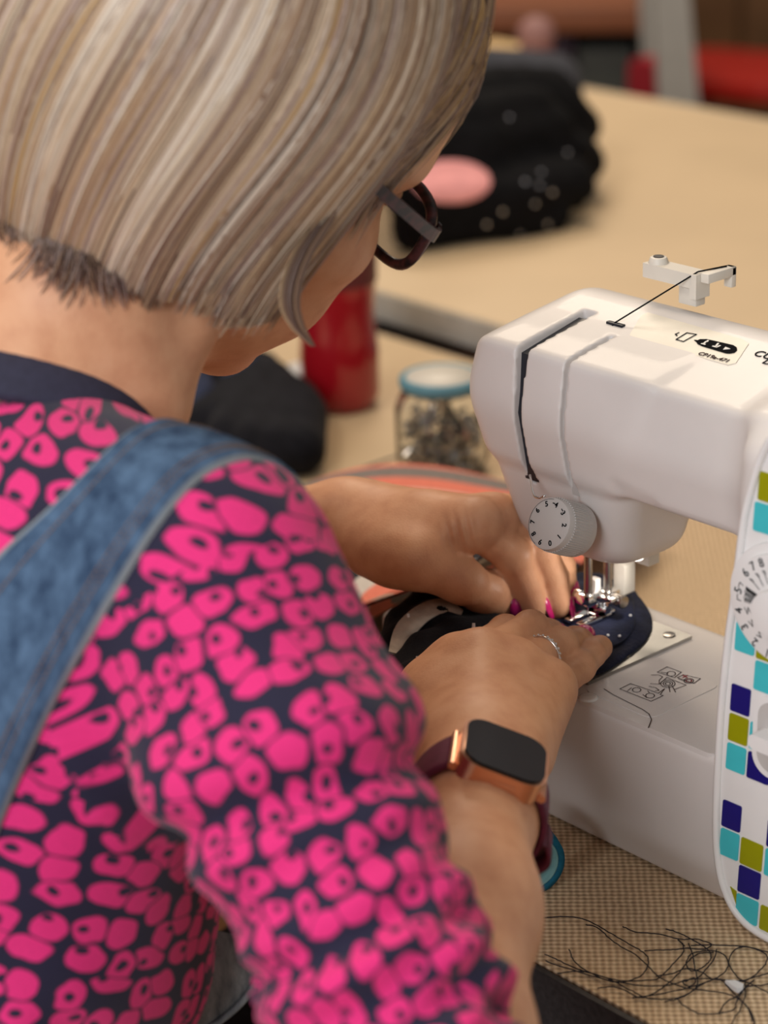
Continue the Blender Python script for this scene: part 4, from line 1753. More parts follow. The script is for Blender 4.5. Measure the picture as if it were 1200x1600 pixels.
def nail(tip, axis, dorsal, r, m, w=0.0052, l=0.0072):
    axis = nrm(axis)
    dorsal = nrm(dorsal - axis * (dorsal @ axis))
    side = np.cross(axis, dorsal)
    n, k = 12, 6
    Vv, Ff = [], []
    for i in range(k + 1):
        a = i / k * math.pi / 2
        for j in range(n):
            t = 2 * math.pi * j / n
            x, y = math.sin(a) * math.cos(t), math.sin(a) * math.sin(t)
            x = math.copysign(abs(x) ** 0.8, x)
            p = tip + axis * (0.0028 + l * x) + side * w * y + dorsal * (r * 0.80 + 0.0022 * math.cos(a) - 0.0016 * y * y)
            Vv.append(p)
    for i in range(k):
        for j in range(n):
            l2 = (j + 1) % n
            Ff.append((i * n + j, i * n + l2, (i + 1) * n + l2, (i + 1) * n + j))
    return from_np('fingernail', np.array(Vv), np.array(Ff), m, PERSON)


for hand in 'LR':
    for fn_ in ('index', 'middle', 'ring', 'pinky'):
        P_, R_ = J[hand + fn_]
        dors = nrm(P_[2] - (P_[1] + P_[3]) / 2)
        if hand == 'L':
            dors = nrm(dors * 0.6 + CR * 0.9 - CF * 0.35)
        else:
            dors = nrm(CF * 0.75 + J['Rup'] * 0.35 + CR * 0.25)
        if hand + fn_ != 'Rpinky':
            nail(P_[3], P_[3] - P_[2], dors, R_[3] * 1.12, M_NAIL)
P_, R_ = J['Lthumb']
nail(P_[3] + nrm(P_[3] - P_[2]) * 0.002, P_[3] - P_[2], nrm(-CF + CR * 0.35 + CU * 0.05), 0.0122, M_NAILD, 0.0064, 0.0082)

# ------------------------------------------------------------------ finger ring
M_SILVER = mat('silver', (0.72, 0.66, 0.62), 0.2, metal=1.0, noise=0.1, nscale=400)
P_, R_ = J['Rring']
rc0 = lerp(P_[0], P_[1], 0.60)
rt = nrm(P_[1] - P_[0])
e1 = nrm(np.cross(rt, (0, 0, 1)))
e2 = np.cross(rt, e1)
rr0 = lerp(R_[0], R_[1], 0.60) + 0.0001
ring_path = [rc0 + (e1 * math.cos(a) + e2 * math.sin(a)) * rr0 for a in np.linspace(0, 2 * math.pi, 49)[:-1]]
ringo = empty('finger_ring', rc0, 'thin silver ring with tiny beads on the ring finger', 'ring')
tube('ring_band', ring_path, 0.0010, M_SILVER, ringo, 8, True)
bm = bmesh.new()
for p in ring_path[::2]:
    r_ = bmesh.ops.create_icosphere(bm, subdivisions=1, radius=0.0008)
    bmesh.ops.translate(bm, verts=r_['verts'], vec=Vector(p + nrm(p - rc0) * 0.0009))
from_bm('beads', bm, M_SILVER, ringo, True)

# ------------------------------------------------------------------ wrist watch
M_ROSE = mat('rose_gold', (0.78, 0.42, 0.27), 0.28, metal=0.9, noise=0.04)
M_GLASS_BLK = mat('watch_glass', (0.004, 0.004, 0.005), 0.10, noise=0.02, spec=0.25)
M_BURG = mat('burgundy_leather', (0.115, 0.012, 0.040), 0.6, noise=0.2, nscale=200, bump=0.2, bscale=700)
RF_ = RE - CR * .011
WB = nrm(RW - RF_)                                 # along the forearm, towards the hand
WA = nrm(np.cross(WB, (0, 0, 1)))                 # across the wrist, to the right
WA = nrm(WA + V(0, 0, -0.42))
WA = nrm(WA - WB * (WA @ WB))
WN = np.cross(WA, WB)
WN0 = WN
WB = nrm(WB - WN * 0.05)
WN = np.cross(WA, WB)
WC = lerp(RF_, RW, 0.828)                          # wrist centre under the watch
WCASE = WC + WN * 0.0265 + WA * 0.001
watch = empty('wrist_watch', WCASE, 'rose gold smartwatch with blank black screen and burgundy strap', 'watch')


def wpt(a, b, n):
    return WCASE + WA * a + WB * b + WN * n


def wslab(name, w, l, r, n0, n1, m, par, bev, seg=4, inset=0.0):
    pts = rrect(-w / 2, w / 2, -l / 2, l / 2, r, 8)
    bm = bmesh.new()
    A = [bm.verts.new(Vector(wpt(p[0], p[1], n0))) for p in pts]
    B_ = [bm.verts.new(Vector(wpt(p[0], p[1], n1))) for p in pts]
    bm.faces.new(A)
    bm.faces.new(B_)
    for i in range(len(pts)):
        j = (i + 1) % len(pts)
        bm.faces.new((A[i], A[j], B_[j], B_[i]))
    return from_bm(name, bm, m, par, True, bevel=bev, seg=seg, angle=0.9)


case = wslab('watch_case', .0376, .0368, .0100, -.0052, .0040, M_ROSE, watch, .0022)
wslab('watch_screen', .0350, .0342, .0090, .0030, .0052, M_GLASS_BLK, watch, .0012)
bm = bmesh.new()
r_ = bmesh.ops.create_cube(bm, size=1)
for v_ in r_['verts']:
    c_ = v_.co.copy()
    v_.co = Vector(wpt(.002 + c_.x * .0095, -.0185 + c_.y * .0010, -.0008 + c_.z * .0026))
from_bm('side_button', bm, M_ROSE, case, True, bevel=.0003)
for sgn in (-1, 1):
    from_bm('lug', bm_cyl(wpt(sgn * .0194, -.0125, -.0035), wpt(sgn * .0194, .0125, -.0035), .0019, seg=14), M_ROSE, case, True)
# strap: band round the wrist
Vv, Ff = [], []
ns = 56
a0 = math.radians(40)
for i in range(ns + 1):
    a = a0 + (2 * math.pi - 2 * a0) * i / ns
    ex = 0.0268 + 0.0025 * max(0, -math.sin(a - math.pi / 2 + math.pi))
    c = WC + WA * (math.sin(a) * 0.0275) + WN * (math.cos(a) * 0.0285)
    if math.cos(a) > 0.70:
        c = c
    nrm_ = nrm(WA * math.sin(a) + WN * math.cos(a))
    w = lerp(.0115, .0088, min(1, 2.4 * min(i, ns - i) / ns))
    for b_, t_ in ((-w, 0), (-w, .0022), (-w * .8, .0027), (w * .8, .0027), (w, .0022), (w, 0)):
        Vv.append(c + WB * b_ + nrm_ * t_)
for i in range(ns):
    for k in range(6):
        l = (k + 1) % 6
        Ff.append((i * 6 + k, i * 6 + l, (i + 1) * 6 + l, (i + 1) * 6 + k))
Ff.append(tuple(range(6)))
Ff.append(tuple(range(ns * 6, ns * 6 + 6))[::-1])
wstrap = from_np('watch_strap', np.array(Vv), Ff, M_BURG, watch)
# keeper loop with the loose strap end
lp = [WC + WA * (.0300 + .004 * math.sin(t)) + WN * lerp(.002, -.013, t / math.pi) + WB * -.002 for t in np.linspace(0, math.pi, 10)]
Vv, Ff = [], []
for i, p in enumerate(lp):
    n_ = nrm(WA + WN * (-0.2))
    for b_, t_ in ((-.0092, 0), (-.0092, .0022), (.0092, .0022), (.0092, 0)):
        Vv.append(p + WB * b_ + n_ * t_)
for i in range(len(lp) - 1):
    for k in range(4):
        Ff.append((i * 4 + k, i * 4 + (k + 1) % 4, (i + 1) * 4 + (k + 1) % 4, (i + 1) * 4 + k))
Ff += [(0, 1, 2, 3), tuple(len(Vv) - 1 - i for i in range(4))]
from_np('strap_tail', np.array(Vv), Ff, M_BURG, wstrap)

# ------------------------------------------------------------------ spectacles
def tortoise():
    m, nt, b = new_mat('tortoise_frame')
    tc = nd(nt, 'ShaderNodeTexCoord')
    n = nd(nt, 'ShaderNodeTexNoise')
    n.inputs['Scale'].default_value = 160
    n.inputs['Detail'].default_value = 3
    nt.links.new(tc.outputs['Object'], n.inputs['Vector'])
    r = ramp(nt, [(0.42, (0.012, 0.010, 0.012)), (0.62, (0.085, 0.028, 0.03)), (0.8, (0.03, 0.018, 0.016))])
    nt.links.new(n.outputs['Fac'], r.inputs[0])
    nt.links.new(r.outputs[0], b.inputs['Base Color'])
    b.inputs['Roughness'].default_value = 0.3
    b.inputs['Specular IOR Level'].default_value = 0.3
    return m


M_TORT = tortoise()
M_LENS, _nt, _b = new_mat('lens_glass')
_b.inputs['Base Color'].default_value = (0.42, 0.40, 0.39, 1)  # grey tint stands in for dark reflections in the lens
_b.inputs['Roughness'].default_value = 0.02
_b.inputs['Transmission Weight'].default_value = 1.0
_b.inputs['IOR'].default_value = 1.15
_b.inputs['Specular IOR Level'].default_value = 0.8
GH = at_depth(684, 364, proj(hd(.069, .092, .012))[2])     # right hinge
glasses = empty('eyeglasses', GH, 'dark tortoiseshell eyeglasses worn by the person', 'glasses')
gr, gf, gu = HM
gu2 = nrm(gu - gf * 0.12)
gf2 = nrm(gf + gu * 0.12)


def rim(cx, name):
    """one lens opening centred cx along the brow line from the right hinge"""
    pts = []
    for i in range(36):
        a = 2 * math.pi * i / 36
        x = math.copysign(abs(math.cos(a)) ** 0.72, math.cos(a)) * 0.0255
        y = math.copysign(abs(math.sin(a)) ** 0.72, math.sin(a)) * 0.0185
        pts.append(GH - gr * (0.030 + cx) + gr * x + gu2 * (y - 0.0115) + gf2 * (0.004 - 0.010 * ((x - 0.01) / 0.03) ** 2 * (1 if cx == 0 else 1)))
    r_ = tube(name, pts, 0.0026, M_TORT, glasses, 8, True)
    bm = bmesh.new()
    bm.faces.new([bm.verts.new(Vector(p)) for p in pts])
    ext = bmesh.ops.extrude_face_region(bm, geom=bm.faces[:])
    bmesh.ops.translate(bm, verts=[g_ for g_ in ext['geom'] if isinstance(g_, bmesh.types.BMVert)], vec=Vector(gf2 * 0.0012))
    from_bm('lens', bm, M_LENS, r_, True)
    return r_


rim(0.0, 'lens_rim')
rim(0.066, 'lens_rim')
tube('bridge', catmull([GH - gr * .0555 + gu2 * -.004 + gf2 * .004, GH - gr * .063 + gf2 * .006 + gu2 * .0, GH - gr * .0705 + gu2 * -.004 + gf2 * .004], 10), 0.0018, M_TORT, glasses, 8)
for sg, start in ((1, GH), (-1, GH - gr * 0.126)):
    ear = hd(.077 * sg, -.012, .012 + .020 * (sg > 0))
    mid = lerp(start, ear, .5) + gr * .003 * sg
    path = catmull([start + gf2 * .002 - gr * .003 * sg, start + gr * .002 * sg - gf * .006, mid, ear, ear - gf * .018 - gu * .016], 24)
    P4, T4, N4, B4 = frames(path)
    Vv, Ff = [], []
    for i in range(len(path)):
        wv = lerp(.0033, .0026, i / 23)
        for a_, b_ in ((-1, -1), (1, -1), (1, 1), (-1, 1)):
            Vv.append(path[i] + gu2 * wv * a_ + gr * .0012 * b_)
    for i in range(len(path) - 1):
        for k in range(4):
            Ff.append((i * 4 + k, i * 4 + (k + 1) % 4, i * 4 + 4 + (k + 1) % 4, i * 4 + 4 + k))
    Ff += [(0, 1, 2, 3), (95, 94, 93, 92)]
    from_np('temple_arm', np.array(Vv), Ff, M_TORT, glasses, smooth=False)

# ------------------------------------------------------------------ lower clothing
M_DARKDEN = mat('dark_trousers', (0.012, 0.013, 0.018), 0.9, noise=0.3, nscale=200)


def trousers():
    g = Field((-0.34, -0.62, -0.76), (0.26, 0.16, -0.02), 0.009)
    for sx in (-1, 1):
        hip = PELV + V(sx * .085, .02, -.02)
        knee = V(-.05 + sx * .12, -.03, -.20)
        ank = V(-.05 + sx * .13, -.10, -.69)
        g.chain([hip, knee], [.092, .068], .03)
        g.chain([knee, ank], [.066, .045], .03)
    g.cone(PELV + V(-.07, 0, 0), PELV + V(.07, 0, 0), .115, .115, .04)
    v, q = g.mesh()
    return from_np('trousers', v, q, M_DARKDEN, PERSON)


trousers()


def bib():
    # side panel of the overalls showing below the sleeve
    edge = catmull([(418, 1470, 0), (413, 1505, 0), (402, 1535, 0), (378, 1568, 0), (345, 1596, 0), (300, 1625, 0)], 26)
    Vv, Ff = [], []
    m_ = 9
    for e in edge:
        for k in range(m_):
            t = k / (m_ - 1)
            p = at_depth(e[0] - 130 * t, e[1] - 26 * t, 0.985 - 0.016 * math.sin(t * math.pi / 2))
            Vv.append(p)
    n = len(edge)
    for e in edge:
        for k in range(m_):
            t = k / (m_ - 1)
            Vv.append(at_depth(e[0] - 130 * t, e[1] - 26 * t, 0.992 - 0.016 * math.sin(t * math.pi / 2)))
    N = n * m_
    for i in range(n - 1):
        for k in range(m_ - 1):
            a = i * m_ + k
            Ff.append((a, a + 1, a + m_ + 1, a + m_))
            Ff.append((N + a, N + a + m_, N + a + m_ + 1, N + a + 1))
        a = i * m_
        Ff.append((a, a + m_, N + a + m_, N + a))
    o = from_np('overall_side', np.array(Vv), np.array(Ff), M_DENIMG, PERSON)
    rim_ = [at_depth(e[0] - 2, e[1], 0.983) for e in edge]
    tube('hem', rim_, 0.0017, M_DENIMG, o, 6)


bib()

# ------------------------------------------------------------------ the sewing
M_NAVYF = mat('navy_cloth', (0.011, 0.014, 0.036), 0.85, noise=0.45, nscale=110, bump=0.5, bscale=500, sheen=0.05, spec=0.2)
M_BLACKF = mat('black_cloth', (0.008, 0.008, 0.011), 0.9, noise=0.3, nscale=120, bump=0.4, bscale=500, sheen=0.03, spec=0.15)
M_LINING = mat('cream_lining', (0.50, 0.43, 0.36), 0.9, noise=0.15, nscale=200, bump=0.5, bscale=500)
M_SPECK = mat('white_speck', (0.75, 0.75, 0.75), 0.7)


def cloth_disc(name, outline, cz, bulge, m, seed, label=None, cat=None, parent=None, z_edge=0.0802):
    """a soft layer of cloth with a free-form outline"""
    out = np.array(outline)
    out = catmull(np.vstack([out, out[:3]]), 120)
    k0 = int(120 / (len(outline) + 2) * 1)
    seg = 72
    c = out.mean(0)
    ang = np.linspace(0, 2 * math.pi, seg, endpoint=False)
    oa = np.arctan2(out[:, 1] - c[1], out[:, 0] - c[0])
    orad = np.hypot(out[:, 0] - c[0], out[:, 1] - c[1])
    od = np.argsort(oa)
    rr_ = np.interp(ang, np.concatenate([oa[od] + 0, oa[od] + 2 * math.pi]), np.concatenate([orad[od], orad[od]]))
    rg = np.random.default_rng(seed)
    a1, a2, a3 = rg.uniform(0, 6, 3)
    rings = [0.0, 0.2, 0.4, 0.6, 0.75, 0.88, 0.95, 0.985, 1.0, 0.99, 0.95]
    Vv, Ff = [], []
    for i, f in enumerate(rings):
        for j in range(seg):
            x = c[0] + math.cos(ang[j]) * rr_[j] * f
            y = c[1] + math.sin(ang[j]) * rr_[j] * f
            wv = 0.0009 * math.sin(x * 190 + a1) * math.cos(y * 160 + a2) + 0.0006 * math.sin((x + y) * 330 + a3)
            top = cz + bulge * (1 - f * f) + wv * (1 if f > .05 else 0)
            if i == 8:
                z = (cz + z_edge) / 2
            elif i > 8:
                z = z_edge
            elif i == 7:
                z = cz - 0.0006 + wv
            else:
                z = top
            Vv.append((x, y, z))
    for i in range(len(rings) - 1):
        for j in range(seg):
            l = (j + 1) % seg
            Ff.append((i * seg + j, i * seg + l, (i + 1) * seg + l, (i + 1) * seg + j))
    o = from_np(name, np.array(Vv), np.array(Ff), m, parent)
    return tag(o, label, cat)


mmv = lambda L: [(a * mm, b * mm) for a, b in L]
work = empty('navy_workpiece', (-0.02, 0.0, BED), 'navy and black cloth being sewn under the presser foot', 'fabric')
cloth_disc('lower_layer', mmv([(-92, 20), (-62, 34), (-48, 50), (-22, 49), (9, 31), (25, 11), (33, -13), (35, -42), (12, -64), (-30, -70), (-80, -48)]), 0.0822, 0.0, M_NAVYF, 2, parent=work, z_edge=.0799)
cloth_disc('upper_layer', mmv([(-80, 10), (-50, 26), (-35, 40), (-14, 40), (4, 24), (18, 8), (24, -12), (22, -40), (0, -56), (-34, -60), (-70, -40)]), 0.0846, 0.0004, M_NAVYF, 3, parent=work, z_edge=.0825)
bm = bmesh.new()
for px_, py_ in ((985, 962), (950, 993), (968, 994), (932, 910), (885, 885), (858, 878)):
    p = at_z(px_, py_, .0848)
    bm_cyl(p, p + V(0, 0, .0006), .0008, .0006, 8, bm)
from_bm('white_specks', bm, M_SPECK, work)['kind'] = 'stuff'


def bunch():
    g = Field((-0.16, -0.17, 0.066), (0.03, 0.01, 0.125), 0.0018)
    Z = lambda px, py, z: at_z(px, py, z)
    # heap of turned seam allowance between the hands
    g.chain([Z(612, 1030, .083), Z(628, 975, .088), Z(668, 938, .092), Z(715, 926, .092), Z(760, 936, .089), Z(800, 945, .087)], [.009, .0085, .008, .0075, .007, .006], .003, .003)
    g.chain([Z(640, 1010, .085), Z(680, 985, .088), Z(730, 968, .089), Z(790, 960, .087)], [.013, .0145, .0125, .009], .004, .006)
    g.chain([Z(625, 1060, .085), Z(665, 1022, .089), Z(715, 1000, .090), Z(770, 985, .088)], [.010, .0105, .010, .008], .003, .005)
    g.chain([Z(632, 1120, .082), Z(650, 1075, .086), Z(680, 1045, .088)], [.012, .012, .010], .004, .005)
    v, q = g.mesh()
    o = from_np('folded_edge', v, q, M_BLACKF, work)
    p1 = catmull([Z(616, 1020, .094), Z(632, 985, .099), Z(662, 956, .1025), Z(694, 946, .103), Z(722, 956, .100)], 24)
    wd = np.interp(np.linspace(0, 1, 24), [0, .3, .7, 1], [.003, .0055, .005, .0015])
    from_np('lining_strip', *ribbon_np(p1, wd, nrm(-CF + CU), .0012), M_LINING, work)
    bmx = bmesh.new()
    for px_, py_, z_ in ((638, 963, .102), (740, 978, .104), (652, 1030, .1), (642, 1058, .098)):
        p = Z(px_, py_, z_)
        bm_cyl(p - CU * .0014, p + CU * .0014, .0009, .0007, 8, bmx)
    from_bm('white_specks', bmx, M_SPECK, work)['kind'] = 'stuff'
    return o


def ribbon_np(path, w, n, th):
    P = np.asarray(path)
    T = np.gradient(P, axis=0)
    T /= np.linalg.norm(T, axis=1)[:, None]
    n = nrm(n)
    S = np.cross(T, n)
    S /= np.linalg.norm(S, axis=1)[:, None]
    w = np.full(len(P), w) if np.isscalar(w) else w
    Vv = np.concatenate([P - S * w[:, None], P + S * w[:, None], P + S * w[:, None] - n * th, P - S * w[:, None] - n * th])
    k = len(P)
    Ff = []
    for i in range(k - 1):
        for a in range(4):
            b = (a + 1) % 4
            Ff.append((a * k + i, b * k + i, b * k + i + 1, a * k + i + 1))
    Ff += [(0, k, 2 * k, 3 * k), (k - 1, 4 * k - 1, 3 * k - 1, 2 * k - 1)]
    return Vv, Ff


bunch()


# striped fabric spread behind and left of the free arm
def stripes():
    m, nt, b = new_mat('striped_cloth')
    uv = nd(nt, 'ShaderNodeUVMap')
    uv.uv_map = 'UVMap'
    sp = nd(nt, 'ShaderNodeSeparateXYZ')
    nt.links.new(uv.outputs[0], sp.inputs[0])
    sal, gry, wht, drk, pal = (0.88, 0.25, 0.17), (0.26, 0.22, 0.20), (0.72, 0.66, 0.60), (0.03, 0.028, 0.035), (0.80, 0.52, 0.42)
    seq = [drk, sal, wht, gry, sal, pal, sal, wht, drk, sal, gry, wht, sal, drk, pal, sal, gry, sal, wht, gry]
    r = ramp(nt, [(i / len(seq), c) for i, c in enumerate(seq)], 'CONSTANT')
    nt.links.new(sp.outputs[0], r.inputs[0])
    nz = nd(nt, 'ShaderNodeTexNoise')
    nz.inputs['Scale'].default_value = 260
    tc = nd(nt, 'ShaderNodeTexCoord')
    nt.links.new(tc.outputs['Object'], nz.inputs['Vector'])
    mx = nd(nt, 'ShaderNodeMixRGB', blend_type='MULTIPLY')
    mx.inputs[0].default_value = 0.35
    nt.links.new(r.outputs[0], mx.inputs[1])
    nt.links.new(nz.outputs['Fac'], mx.inputs[2])
    nt.links.new(mx.outputs[0], b.inputs['Base Color'])
    b.inputs['Roughness'].default_value = 0.85
    b.inputs['Specular IOR Level'].default_value = 0.2
    return m


M_STRIPE = stripes()


def striped_sheet():
    na, nr = 110, 46
    cx, cy = -0.10, 0.02
    Vv, U = np.zeros((na, nr, 3)), np.zeros((na, nr))
    for i in range(na):
        a = math.radians(106 + (262 - 106) * i / (na - 1))
        # outer reach of the cloth
        R1 = 0.215 + 0.075 * math.exp(-((a - 2.45) / 0.55) ** 2) + 0.008 * math.sin(a * 5)
        for j in range(nr):
            t = j / (nr - 1)
            r = lerp(0.03, R1, t)
            x = cx + r * math.cos(a) * 1.05
            y = cy + r * math.sin(a) * 0.95
            dx = max(-0.100 - x, 0.0)
            dy = max(-0.060 - y, y - 0.045, 0.0)
            d = math.hypot(dx, dy)
            s = min(1, d / 0.085)
            s = s * s * (3 - 2 * s)
            z = lerp(0.0796, 0.0300, s) + (0.004 + 0.007 * s) * (0.5 + 0.5 * math.sin(a * 6 + r * 18)) * (0.3 + 0.7 * t) * min(1, d / .012)
            if t > 0.90:
                z = lerp(z, 0.003, ((t - 0.90) / 0.10) ** 2)
            Vv[i, j] = (x, y, max(z, 0.003))
            U[i, j] = min(0.999, r * lerp(1, .2 / R1, .7) / 0.24)
    idx = np.arange(na * nr).reshape(na, nr)
    q = np.stack([idx[:-1, :-1], idx[1:, :-1], idx[1:, 1:], idx[:-1, 1:]], -1).reshape(-1, 4)
    v = Vv.reshape(-1, 3)
    N = len(v)
    v2 = v - V(0, 0, 0.0016)
    q2 = q[:, ::-1] + N
    side = []
    for i in range(na - 1):
        a, b_ = idx[i, -1], idx[i + 1, -1]
        side.append((a, b_, b_ + N, a + N))
    allq = np.vstack([q, q2, np.array(side)])
    o = from_np('striped_fabric', np.vstack([v, v2]), allq, M_STRIPE)
    uu = np.concatenate([U.reshape(-1), U.reshape(-1)])[allq.ravel()]
    l = o.data.uv_layers.new(name='UVMap')
    l.data.foreach_set('uv', np.stack([uu, uu * 0], 1).astype(np.float32).ravel())
    tag(o, 'salmon, grey and white striped fabric spread behind the needle', 'fabric')


striped_sheet()

# ------------------------------------------------------------------ small things on the sewing table
M_TEAL = mat('teal_cloth', srgb(0, 92, 118), 0.8, noise=0.15, nscale=300, bump=0.3, bscale=900)
M_TEALIN = mat('teal_inside', srgb(120, 165, 165), 0.8, noise=0.1, nscale=300)


def teal_band():
    c = at_z(824, 1400, 0.0) + V(-.004, .006, 0)
    R0 = 0.0165
    ax = nrm(-CF * V(1, 1, 0) + CR * 0.25)
    e1 = nrm(np.cross((0, 0, 1), ax))
    e2 = V(0, 0, 1)
    c = c + e2 * R0 * 0.985
    t = empty('teal_band', c - e2 * R0, 'teal fabric loop standing on the table beside the forearm', 'band')
    n = 48
    for nm, ra, rb, w, m in (('outer_band', R0, R0 - .0032, .0060, M_TEAL), ('inner_band', R0 - .0031, R0 - .0042, .0055, M_TEALIN)):
        Vv, Ff = [], []
        for i in range(n):
            a = 2 * math.pi * i / n
            d = e1 * math.cos(a) * .92 + e2 * math.sin(a)
            for r_, h_ in ((rb, -w), (ra, -w), (ra + .0003, 0), (ra, w), (rb, w)):
                Vv.append(c + d * r_ + ax * h_)
        for i in range(n):
            j = (i + 1) % n
            for k in range(5):
                l = (k + 1) % 5
                Ff.append((i * 5 + k, j * 5 + k, j * 5 + l, i * 5 + l))
        from_np(nm, np.array(Vv), np.array(Ff), m, t)


teal_band()

M_THREAD = mat('black_thread', (0.010, 0.008, 0.014), 0.8)
tangle = empty('thread_tangle', at_z(1040, 1540, 0), 'tangle of loose black sewing threads on the woven table cover', 'thread')
TH = [
    [(80, 182), (200, 182), (300, 200), (420, 262), (530, 320), (600, 375), (605, 430), (560, 480), (440, 500), (330, 465), (250, 410), (218, 340)],
    [(300, 222), (360, 240), (440, 305), (530, 355), (600, 420), (660, 480), (760, 520), (900, 545), (1010, 570), (1090, 620), (1130, 690), (1125, 740)],
    [(483, 232), (540, 250), (660, 268), (760, 295), (860, 290), (920, 318), (880, 345), (780, 335), (690, 345), (590, 352)],
    [(695, 235), (760, 260), (830, 300), (900, 345), (918, 390), (880, 425), (820, 445), (795, 410), (830, 365), (920, 350), (985, 370), (1003, 420), (960, 475), (860, 520), (700, 560), (530, 583)],
    [(820, 325), (920, 325), (1080, 327), (1160, 345), (1195, 385), (1170, 440), (1090, 495), (1030, 455), (1005, 400), (1040, 345), (1110, 330), (1230, 360)],
    [(100, 370), (200, 410), (330, 460), (470, 500), (600, 495), (660, 480), (720, 430), (780, 360), (775, 310), (755, 295), (790, 330)],
    [(100, 395), (220, 440), (380, 490), (520, 512), (700, 520), (820, 495), (960, 490), (1080, 500), (1160, 540), (1240, 580)],
    [(160, 462), (280, 455), (420, 490), (520, 540), (600, 585), (720, 590), (800, 560), (850, 520), (840, 440), (825, 360), (808, 310)],
    [(650, 480), (720, 460), (800, 440), (880, 460), (940, 490), (1060, 500), (1150, 470), (1240, 455)],
    [(780, 500), (830, 485), (840, 510), (800, 520), (780, 500), (850, 480), (930, 395), (945, 345)],
    [(755, 590), (780, 620), (860, 655), (960, 662), (1030, 640), (1045, 600), (1090, 530), (1130, 490)],
    [(1085, 500), (1085, 580), (1060, 640), (1030, 690), (1010, 740)],
    [(955, 655), (990, 610), (1040, 575), (1100, 530), (1180, 515), (1240, 520)],
    [(360, 530), (460, 535), (560, 575), (640, 560), (720, 500), (790, 420), (850, 370), (930, 350)],
    [(690, 605), (760, 585), (850, 530), (930, 495), (980, 500), (1030, 560), (1070, 600), (1110, 650), (1120, 700)],
]
for i, L_ in enumerate(TH):
    P = [at_z(820 + a * .3167, 1380 + b * .3167, 0.0) for a, b in L_]
    P = catmull(P, len(L_) * 7)
    rg = np.random.default_rng(i)
    P[:, 2] = 0.0011 + 0.0010 * np.abs(np.sin(np.linspace(0, 9, len(P)) + i))
    P[:, :2] += rg.normal(0, .00012, (len(P), 2))
    tube('thread', P, 0.00030, M_THREAD, tangle, 5)
sc_ = [at_z(820 + a * .3167, 1380 + b * .3167, 0.0) for a, b in ((985, 505), (1040, 505), (1082, 525), (1078, 548), (1045, 550), (1010, 525))]
sc_b = bmesh.new()
A_ = [sc_b.verts.new(Vector(p + V(0, 0, .0008))) for p in sc_]
B_ = [sc_b.verts.new(Vector(p * .92 + sum(sc_) / 6 * .08 + V(0, 0, .0030))) for p in sc_]
sc_b.faces.new(A_)
sc_b.faces.new(B_)
for i in range(6):
    sc_b.faces.new((A_[i], A_[(i + 1) % 6], B_[(i + 1) % 6], B_[i]))
tag(from_bm('fabric_scrap', sc_b, M_SPECK, None, True), 'tiny white scrap lying in the black thread tangle', 'scrap')

# ------------------------------------------------------------------ glass jar of clips
M_GLASS, _nt, _b = new_mat('clear_glass')
_b.inputs['Base Color'].default_value = (0.93, 0.95, 0.95, 1)
_b.inputs['Roughness'].default_value = 0.03
_b.inputs['Transmission Weight'].default_value = 1.0
_b.inputs['IOR'].default_value = 1.2
JP = at_z(692, 733, 0.0)
jar = empty('glass_jar', JP, 'small glass jar of metal clips with a turquoise-rimmed lid', 'jar')
prof = [(.024, .0005), (.030, .003), (.0325, .010), (.0325, .046), (.030, .054), (.027, .058), (.027, .062), (.0255, .062), (.0255, .057), (.0285, .053), (.0305, .045), (.0305, .010), (.027, .005), (.001, .004)]
v_, f_ = lathe_np(prof, 36, JP)
from_np('jar_glass', v_, f_, M_GLASS, jar)
v_, f_ = lathe_np([(.001, .062), (.0285, .062), (.0290, .063), (.0290, .068), (.0275, .0695), (.0255, .0695), (.0250, .068), (.001, .068)], 36, JP)
from_np('lid_ring', v_, f_, mat('turquoise_lid', srgb(88, 140, 158), 0.5), jar)
v_, f_ = lathe_np([(.001, .0675), (.0245, .0675), (.0245, .0690), (.001, .0690)], 36, JP)
from_np('lid_top', v_, f_, M_CREAM, jar)
bm = bmesh.new()
rg = np.random.default_rng(4)
for i in range(230):
    r_, a = 0.0275 * math.sqrt(rg.random()), rg.uniform(0, 6.28)
    c = JP + V(r_ * math.cos(a), r_ * math.sin(a), rg.uniform(.008, .040))
    d = nrm(rg.normal(0, 1, 3))
    bm_cyl(c - d * .004, c + d * .004, rg.uniform(.0008, .002), None, 6, bm)
o = from_bm('metal_clips', bm, mat('clip_metal', (0.42, 0.39, 0.37), 0.18, metal=0.95, noise=0.6, nscale=200), jar)
o['kind'] = 'stuff'

# ------------------------------------------------------------------ red bottle, white pot
SZ = -0.027
BP = at_z(533, 632, SZ)
bot = empty('red_bottle', BP, 'plastic bottle of red drink standing on the side table', 'bottle')
m_red, _nt, _b = new_mat('red_drink')
_b.inputs['Base Color'].default_value = (0.30, 0.006, 0.012, 1)
_b.inputs['Roughness'].default_value = 0.15
_b.inputs['Coat Weight'].default_value = 0.4
prof = [(.020, 0), (.028, .002), (.0315, .012), (.0315, .045), (.0300, .060), (.0290, .075), (.0300, .090), (.0315, .105), (.0315, .140), (.028, .160), (.018, .180), (.0135, .190), (.0135, .198), (.001, .198)]
v_, f_ = lathe_np(prof, 40, BP)
from_np('bottle_body', v_, f_, m_red, bot)
v_, f_ = lathe_np([(.0320, .103), (.0322, .106), (.0322, .122), (.0320, .125)], 40, BP)
from_np('label_band', v_, f_[:-2], mat('label_dark', (0.10, 0.012, 0.015), 0.5), bot)
v_, f_ = lathe_np([(.0150, .192), (.0155, .194), (.0155, .211), (.0140, .213), (.001, .213)], 32, BP)
from_np('bottle_cap', v_, f_, mat('cap_red', (0.35, 0.01, 0.012), 0.4), bot)
WP = at_z(478, 628, SZ)
